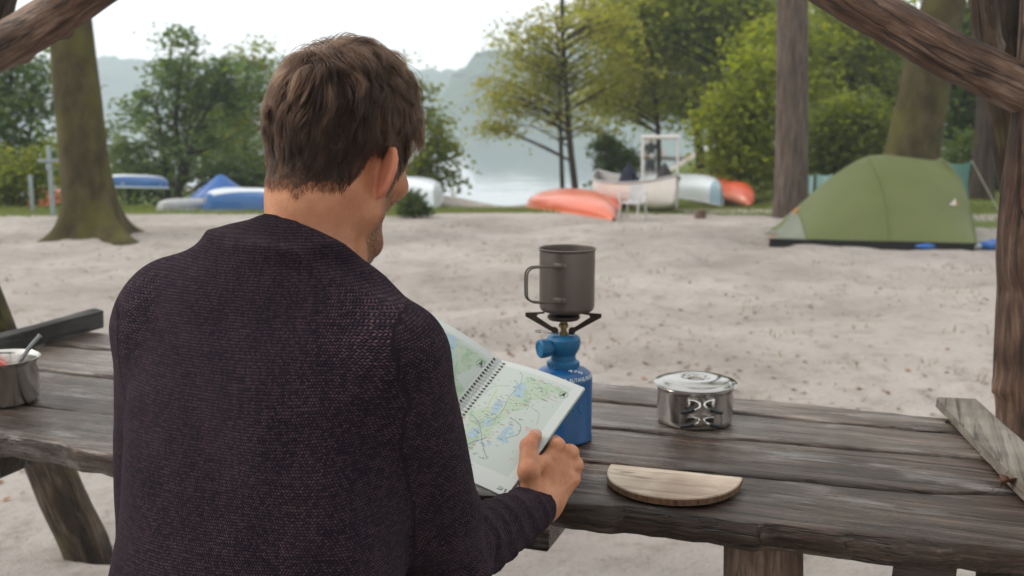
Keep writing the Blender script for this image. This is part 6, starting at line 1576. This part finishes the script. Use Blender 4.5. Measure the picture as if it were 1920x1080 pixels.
def m_skin():
    m, nt, b = nodes('skin')
    a = nt.nodes.new('ShaderNodeAttribute'); a.attribute_name = 'mask'; sp_ = nt.nodes.new('ShaderNodeSeparateColor'); nt.links.new(a.outputs['Color'], sp_.inputs[0])
    v = coords(nt, 'Object'); n = tex(nt, 'ShaderNodeTexNoise', v, Scale=35, Detail=6); nf = tex(nt, 'ShaderNodeTexNoise', v, Scale=420, Detail=3); sp2 = tex(nt, 'ShaderNodeTexVoronoi', v, Scale=75)
    c = ramp(nt, n.outputs['Fac'], [(.3, (.40, .175, .088)), (.7, (.55, .265, .148))])
    nb_ = tex(nt, 'ShaderNodeTexNoise', v, Scale=14, Detail=5, Roughness=.65)
    c = mixc(nt, ramp(nt, nb_.outputs['Fac'], [(.42, (0, 0, 0)), (.68, (.55, .55, .55))]), c, (.36, .125, .070))
    c = mixc(nt, sp_.outputs[2], c, (.50, .175, .105))
    c = mixc(nt, ramp(nt, sp2.outputs['Distance'], [(.035, (.5, .5, .5)), (.06, (0, 0, 0))]), c, (.22, .10, .06))
    hairs = ramp(nt, nf.outputs['Fac'], [(.36, (1, 1, 1)), (.60, (.25, .25, .25))])
    c = mixc(nt, mathn(nt, 'MULTIPLY', sp_.outputs[1], mathn(nt, 'MULTIPLY', hairs, .92)), c, (.055, .034, .024))
    c = mixc(nt, sp_.outputs[0], c, (.030, .018, .012))
    nt.links.new(c, b.inputs['Base Color']); b.inputs['Roughness'].default_value = .52; b.inputs['Specular IOR Level'].default_value = .35
    b.inputs['Subsurface Weight'].default_value = .12; b.inputs['Subsurface Radius'].default_value = (.012, .004, .002); b.inputs['Subsurface Scale'].default_value = .6
    cr = tex(nt, 'ShaderNodeTexVoronoi', v, Scale=330); n1 = bump(nt, None, cr.outputs['Distance'], .35, .0009); bump(nt, b, nf.outputs['Fac'], .3, .0008, n1); return m
me = new_mesh('body', allP-MO, allF); a = me.attributes.new('mask', 'FLOAT_COLOR', 'POINT'); a.data.foreach_set('color', mask.ravel())
M_SKIN = m_skin()
body = link('body', me, M_SKIN, man)
# eyes and thumbnail
for sg in (-1, 1):
    mb = MB(); mb.lathe([(0, -.0118), (.008, -.0088), (.0118, 0), (.0088, .008), (0, .0118)], 16); mb.build('eye', simple('eye_white', (.6, .58, .55), None, 10, .1), body, loc=tuple(Hd(sg*.031, .0872, .015)-MO))
nl = MB(); ax_ = (t_tip-t_ip)/np.linalg.norm(t_tip-t_ip); vd = (np.array([0, 0, CAM_H])-t_tip); vd -= ax_*(vd@ax_); vd /= np.linalg.norm(vd); sd_ = np.cross(ax_, vd)
rows = []
for i in range(7):
    w = -1+2*i/6; rows.append([t_tip+ax_*(.0085*s_-.0005)*(1-.15*w*w)+sd_*w*.0058+vd*(.0097*math.sqrt(max(0, 1-(w*.55)**2))+.0001-.0045*max(0, s_-.35)**2) for s_ in np.linspace(-.5, .85, 7)])
mb = MB(); mb.grid(np.array(rows)-MO); mb.build('thumbnail', simple('nail', (.52, .30, .23), None, 30, .3), body)
# trousers and shoes
def trou(p):
    d = ell(p, HIP+[0, 0, -.01], (.20, .17, .13))
    for k in range(2): d = smin(d, smin(caps(p, HIP+b_r*(.08-.16*k), KN[k], .092, .068), caps(p, KN[k], AN[k], .066, .052), .012), .04)
    return d-.004*vnoise(p*22, 3)
tP, tF = surface_nets(trou, (-.66, .90, .07), (.20, 1.80, .74), .012)
link('trousers', new_mesh('trousers', tP-MO, tF), simple('dark_denim', (.018, .022, .035), (.012, .015, .026), 60, .85), man)
def shoe(p):
    d = None
    for k in range(2):
        a_ = AN[k]; s_ = smin(caps(p, a_+[0, 0, -.05], a_+b_f*.16+[0, 0, -.065], .045, .036), caps(p, a_, a_+[0, 0, -.05], .045, .045), .02); d = s_ if d is None else np.minimum(d, s_)
    return np.maximum(d, .004-p[:, 2])
for k in range(2):
    sP, sF = surface_nets(lambda p, k=k: np.maximum(smin(caps(p, AN[k]+[0, 0, -.05], AN[k]+b_f*.16+[0, 0, -.065], .045, .036), caps(p, AN[k], AN[k]+[0, 0, -.05], .045, .045), .02), .004-p[:, 2]), AN[k]-[.1, .1, .11], AN[k]+[.2, .3, .08], .009)
    link('shoe', new_mesh('shoe', sP-MO, sF), simple('brown_shoe', (.06, .04, .03), None, 20, .6), man)

# ---- hair: strands that leave the crown whorl and lie down over the skull
def hair_strands(n, seed, n_clump=640):
    rng = np.random.default_rng(seed)
    whorl = np.array([-.012, -.062, .118])
    cand = np.nonzero((scalp > .5))[0]
    def roots(k):
        q = hq[rng.choice(cand, k)]+rng.normal(size=(k, 3))*.0022
        for _ in range(3): q = q-gradn(hs_sdf, q)*hs_sdf(q)[:, None]
        sh = np.zeros_like(q); sh[:, 2] = rng.normal(size=k)*.0085-.004; return q[scalp_mask(q+sh)]
    NP = 8
    def grow(q, jit, lj=.16):
        m = len(q); r, f, u = q[:, 0], q[:, 1], q[:, 2]
        L = np.interp(u, [-.06, -.03, .0, .04, .09, .13], [.004, .008, .021, .036, .047, .054])
        L = np.where((f > -.02) & (u < .05), np.minimum(L, .012+.020*np.clip((u+.02)/.07, 0, 1)), L)
        L = np.where(f > .03, L*1.15, L)*.93*np.exp(rng.normal(size=m)*.18)
        lift = np.interp(u, [-.05, 0, .06, .12], [.18, .34, .58, 1.0])+rng.normal(size=m)*lj
        pts = [q]; p = q.copy(); dl = L/(NP-1)
        swirl = rng.normal(size=(m, 3))*jit
        for k in range(1, NP):
            nrm = gradn(hs_sdf, p)
            aw = p-whorl; aw -= nrm*(aw*nrm).sum(1, keepdims=True); dist = np.linalg.norm(aw, axis=1, keepdims=True); aw /= dist+1e-6
            tw = np.cross(nrm, aw)                                  # turns clockwise round the whorl
            down = np.array([0, -.10, -1.]); dn = down-nrm*(nrm@down)[:, None]
            wt = np.clip((.10-p[:, 2])/.06, 0, 1)[:, None]
            fl = aw*(1-.6*wt)+tw*.75*np.exp(-dist/.035)+dn*1.0*wt
            flow_n = np.stack([vnoise(p*38, 21), vnoise(p*38, 22), vnoise(p*38, 23)], 1)
            fl = fl+flow_n*.7+swirl
            fl -= nrm*(fl*nrm).sum(1, keepdims=True)*.9; fl /= np.linalg.norm(fl, axis=1, keepdims=True)+1e-9
            s = k/(NP-1); th_ = lift*(1-s*1.35)
            step = fl*np.cos(th_)[:, None]+nrm*np.sin(th_)[:, None]
            p = p+step*dl[:, None]
            sd = hs_sdf(p); p = p+nrm*np.clip(.0015-sd, 0, .01)[:, None]
            pts.append(p.copy())
        return np.stack(pts, 1)
    G_ = grow(roots(n_clump), .38, .34); Q = roots(n); S_ = grow(Q, .22)
    best = np.full(len(Q), 1e9); bi = np.zeros(len(Q), int)
    for c0 in range(0, len(G_), 50):
        d = np.linalg.norm(Q[:, None]-G_[None, c0:c0+50, 0], axis=2); j = d.argmin(1); dm = d[np.arange(len(Q)), j]; k = dm < best; best[k] = dm[k]; bi[k] = j[k]+c0
    w = (np.linspace(0, 1, NP)**1.0*.92)[None, :, None]*rng.uniform(.35, 1.12, (len(Q), 1, 1))*np.clip((Q[:, 2]+.06)/.06, .15, 1)[:, None, None]
    S_ = S_+(G_[bi]+(S_[:, :1]-G_[bi][:, :1])*.25-S_)*np.clip(w, 0, .95)
    return S_, np.random.default_rng(77).uniform(0, 1, len(G_))[bi]*.72+rng.uniform(0, .28, len(Q))
HS, LOCK = hair_strands(32000, 5)
# loose curls that stand off the outline
def flyaways(n, seed):
    rng = np.random.default_rng(seed); cand = np.nonzero((scalp > .5) & (hq[:, 2] > .085))[0]; q = hq[rng.choice(cand, n)]; nrm = gradn(hs_sdf, q)
    t_ = rng.normal(size=(n, 3)); t_[:, 1] += .8; t_ -= nrm*(t_*nrm).sum(1, keepdims=True); t_ /= np.linalg.norm(t_, axis=1, keepdims=True)
    L = rng.uniform(.025, .052, (n, 1)); cur = rng.uniform(1.4, 3.4, (n, 1)); out = []
    p = q.copy(); 
    for k in range(8):
        out.append(p.copy()); a_ = 1.05-cur*k/7; p = p+(nrm*np.sin(a_)+t_*np.cos(a_))*L/7
    return np.stack(out, 1)
HS = np.concatenate([HS, flyaways(240, 9)]); LOCK = np.concatenate([LOCK, np.full(240, .5)]).astype(np.float32)
# fine short hairs that fade out below the hairline
def fade(n, seed):
    rng = np.random.default_rng(seed); ok = (hq[:, 1] < .0) & (hs_sdf(hq) < .004) & scalp_mask(hq+np.array([0, -.002, .0065])) & ~scalp_mask(hq-np.array([0, 0, .009]))
    q = hq[rng.choice(np.nonzero(ok)[0], n)]+rng.normal(size=(n, 3))*.0018
    for _ in range(3): q = q-gradn(hs_sdf, q)*hs_sdf(q)[:, None]
    nrm = gradn(hs_sdf, q); t_ = np.array([0, -.1, -1.])+rng.normal(size=(n, 3))*.35; t_ -= nrm*(t_*nrm).sum(1, keepdims=True); t_ /= np.linalg.norm(t_, axis=1, keepdims=True)
    L = rng.uniform(.003, .008, (n, 1)); s_ = np.linspace(0, 1, 8)[None, :, None]
    return q[:, None]+t_[:, None]*L[:, None]*s_+nrm[:, None]*(L[:, None]*.35*s_*(1.2-s_)+.0003)
FD = fade(2600, 12); HS = np.concatenate([FD, HS]); LOCK = np.concatenate([np.full(2600, .35, np.float32), LOCK])
N_, K_ = HS.shape[:2]
W3 = (HS.reshape(-1, 3)@HF.T+H_O-MO).astype(np.float32)
hc = bpy.data.hair_curves.new('hair'); hc.add_curves([K_]*N_)
hc.attributes['position'].data.foreach_set('vector', W3.ravel())
la = hc.attributes.new('lock', 'FLOAT', 'CURVE'); la.data.foreach_set('value', LOCK)
ra = hc.attributes.new('radius', 'FLOAT', 'POINT'); rv = np.tile(np.interp(np.linspace(0, 1, K_), [0, .6, 1], [.00026, .00022, .00007]), N_).astype(np.float32); rv *= np.repeat(np.interp(HS[:, 0, 2], [-.06, -.015], [.42, 1.0]), K_).astype(np.float32); rv[-240*K_:] *= .6; rv[:2600*K_] *= .75; ra.data.foreach_set('value', rv)
hmat = bpy.data.materials.new('brown_hair'); hmat.use_nodes = True; hnt = hmat.node_tree; hnt.nodes.clear()
hb2 = hnt.nodes.new('ShaderNodeBsdfHairPrincipled'); hb2.parametrization = 'COLOR'
hi = hnt.nodes.new('ShaderNodeAttribute'); hi.attribute_name = 'lock'
hcol = ramp(hnt, hi.outputs['Fac'], [(0, (.007, .0033, .002)), (.5, (.017, .008, .0044)), (.85, (.048, .024, .0135)), (1, (.095, .048, .027))])
hnt.links.new(hcol, hb2.inputs['Color']); hb2.inputs['Roughness'].default_value = .45; hb2.inputs['Radial Roughness'].default_value = .5; hb2.inputs['IOR'].default_value = 1.38
hout = hnt.nodes.new('ShaderNodeOutputMaterial'); hnt.links.new(hb2.outputs[0], hout.inputs['Surface'])
hc.materials.append(hmat)
ho_ = bpy.data.objects.new('hair', hc); COL.objects.link(ho_); ho_.parent = man

# ---------------- the bather on the jetty
FYo = np.array([at(1219, 336, 40.3)[0], 40.3, jz])
far = thing('person', 'person in black T-shirt and shorts standing on the jetty inside the white frame', 'person', FYo)
def ff(parts, h, name, mat, par):
    def fn(p):
        d = None
        for (a, b, ra_, rb_) in parts:
            c_ = caps(p, a, b, ra_, rb_); d = c_ if d is None else smin(d, c_, .03)
        return d
    pts = np.array([q for a, b, _, _ in parts for q in (a, b)]); P_, F_ = surface_nets(fn, pts.min(0)-.2, pts.max(0)+.2, h)
    return link(name, new_mesh(name, P_, F_), mat, par)
fb_ = ff([((0, 0, 1.67), (0, 0, 1.60), .095, .075), ((0, 0, 1.62), (0, 0, 1.38), .055, .07), ((0, 0, 1.40), (0, 0, .95), .13, .12), ((-.19, 0, 1.38), (-.30, -.04, 1.12), .05, .042), ((-.30, -.04, 1.12), (-.08, -.18, 1.02), .04, .032), ((.19, 0, 1.38), (.40, -.04, 1.22), .05, .042), ((.40, -.04, 1.22), (.45, -.16, 1.05), .04, .03), ((-.09, 0, .92), (-.10, 0, .50), .08, .055), ((-.10, 0, .50), (-.10, .02, .08), .055, .038), ((.09, 0, .92), (.10, 0, .50), .08, .055), ((.10, 0, .50), (.10, .02, .08), .055, .038), ((-.10, .03, .05), (-.10, -.16, .04), .04, .035), ((.10, .03, .05), (.10, -.16, .04), .04, .035)], .02, 'body', simple('far_skin', (.42, .24, .17), None, 5, .6), far)
ff([((0, 0, 1.41), (0, 0, .95), .155, .15), ((-.16, 0, 1.41), (.16, 0, 1.41), .085, .085), ((-.19, 0, 1.39), (-.27, -.03, 1.20), .075, .065), ((.19, 0, 1.39), (.32, -.03, 1.28), .075, .065)], .02, 'shirt', simple('black_shirt', (.012, .013, .016), None, 10, .8), far)
ff([((-.06, 0, .95), (.06, 0, .95), .135, .135), ((-.09, 0, .90), (-.10, 0, .55), .10, .085), ((.09, 0, .90), (.10, 0, .55), .10, .085)], .02, 'shorts', simple('dark_shorts', (.015, .017, .022), None, 10, .8), far)
ff([((0, .02, 1.70), (0, .03, 1.66), .10, .09)], .02, 'hair', simple('far_hair', (.03, .02, .015), None, 10, .7), far)
mb = MB(); mb.tube([(.02, -.16, 1.06), (.02, -.19, 1.06)], [.09, .07], 14); mb.build('shirt_print', simple('white_print_far', (.6, .6, .6), None, 10, .7), far)
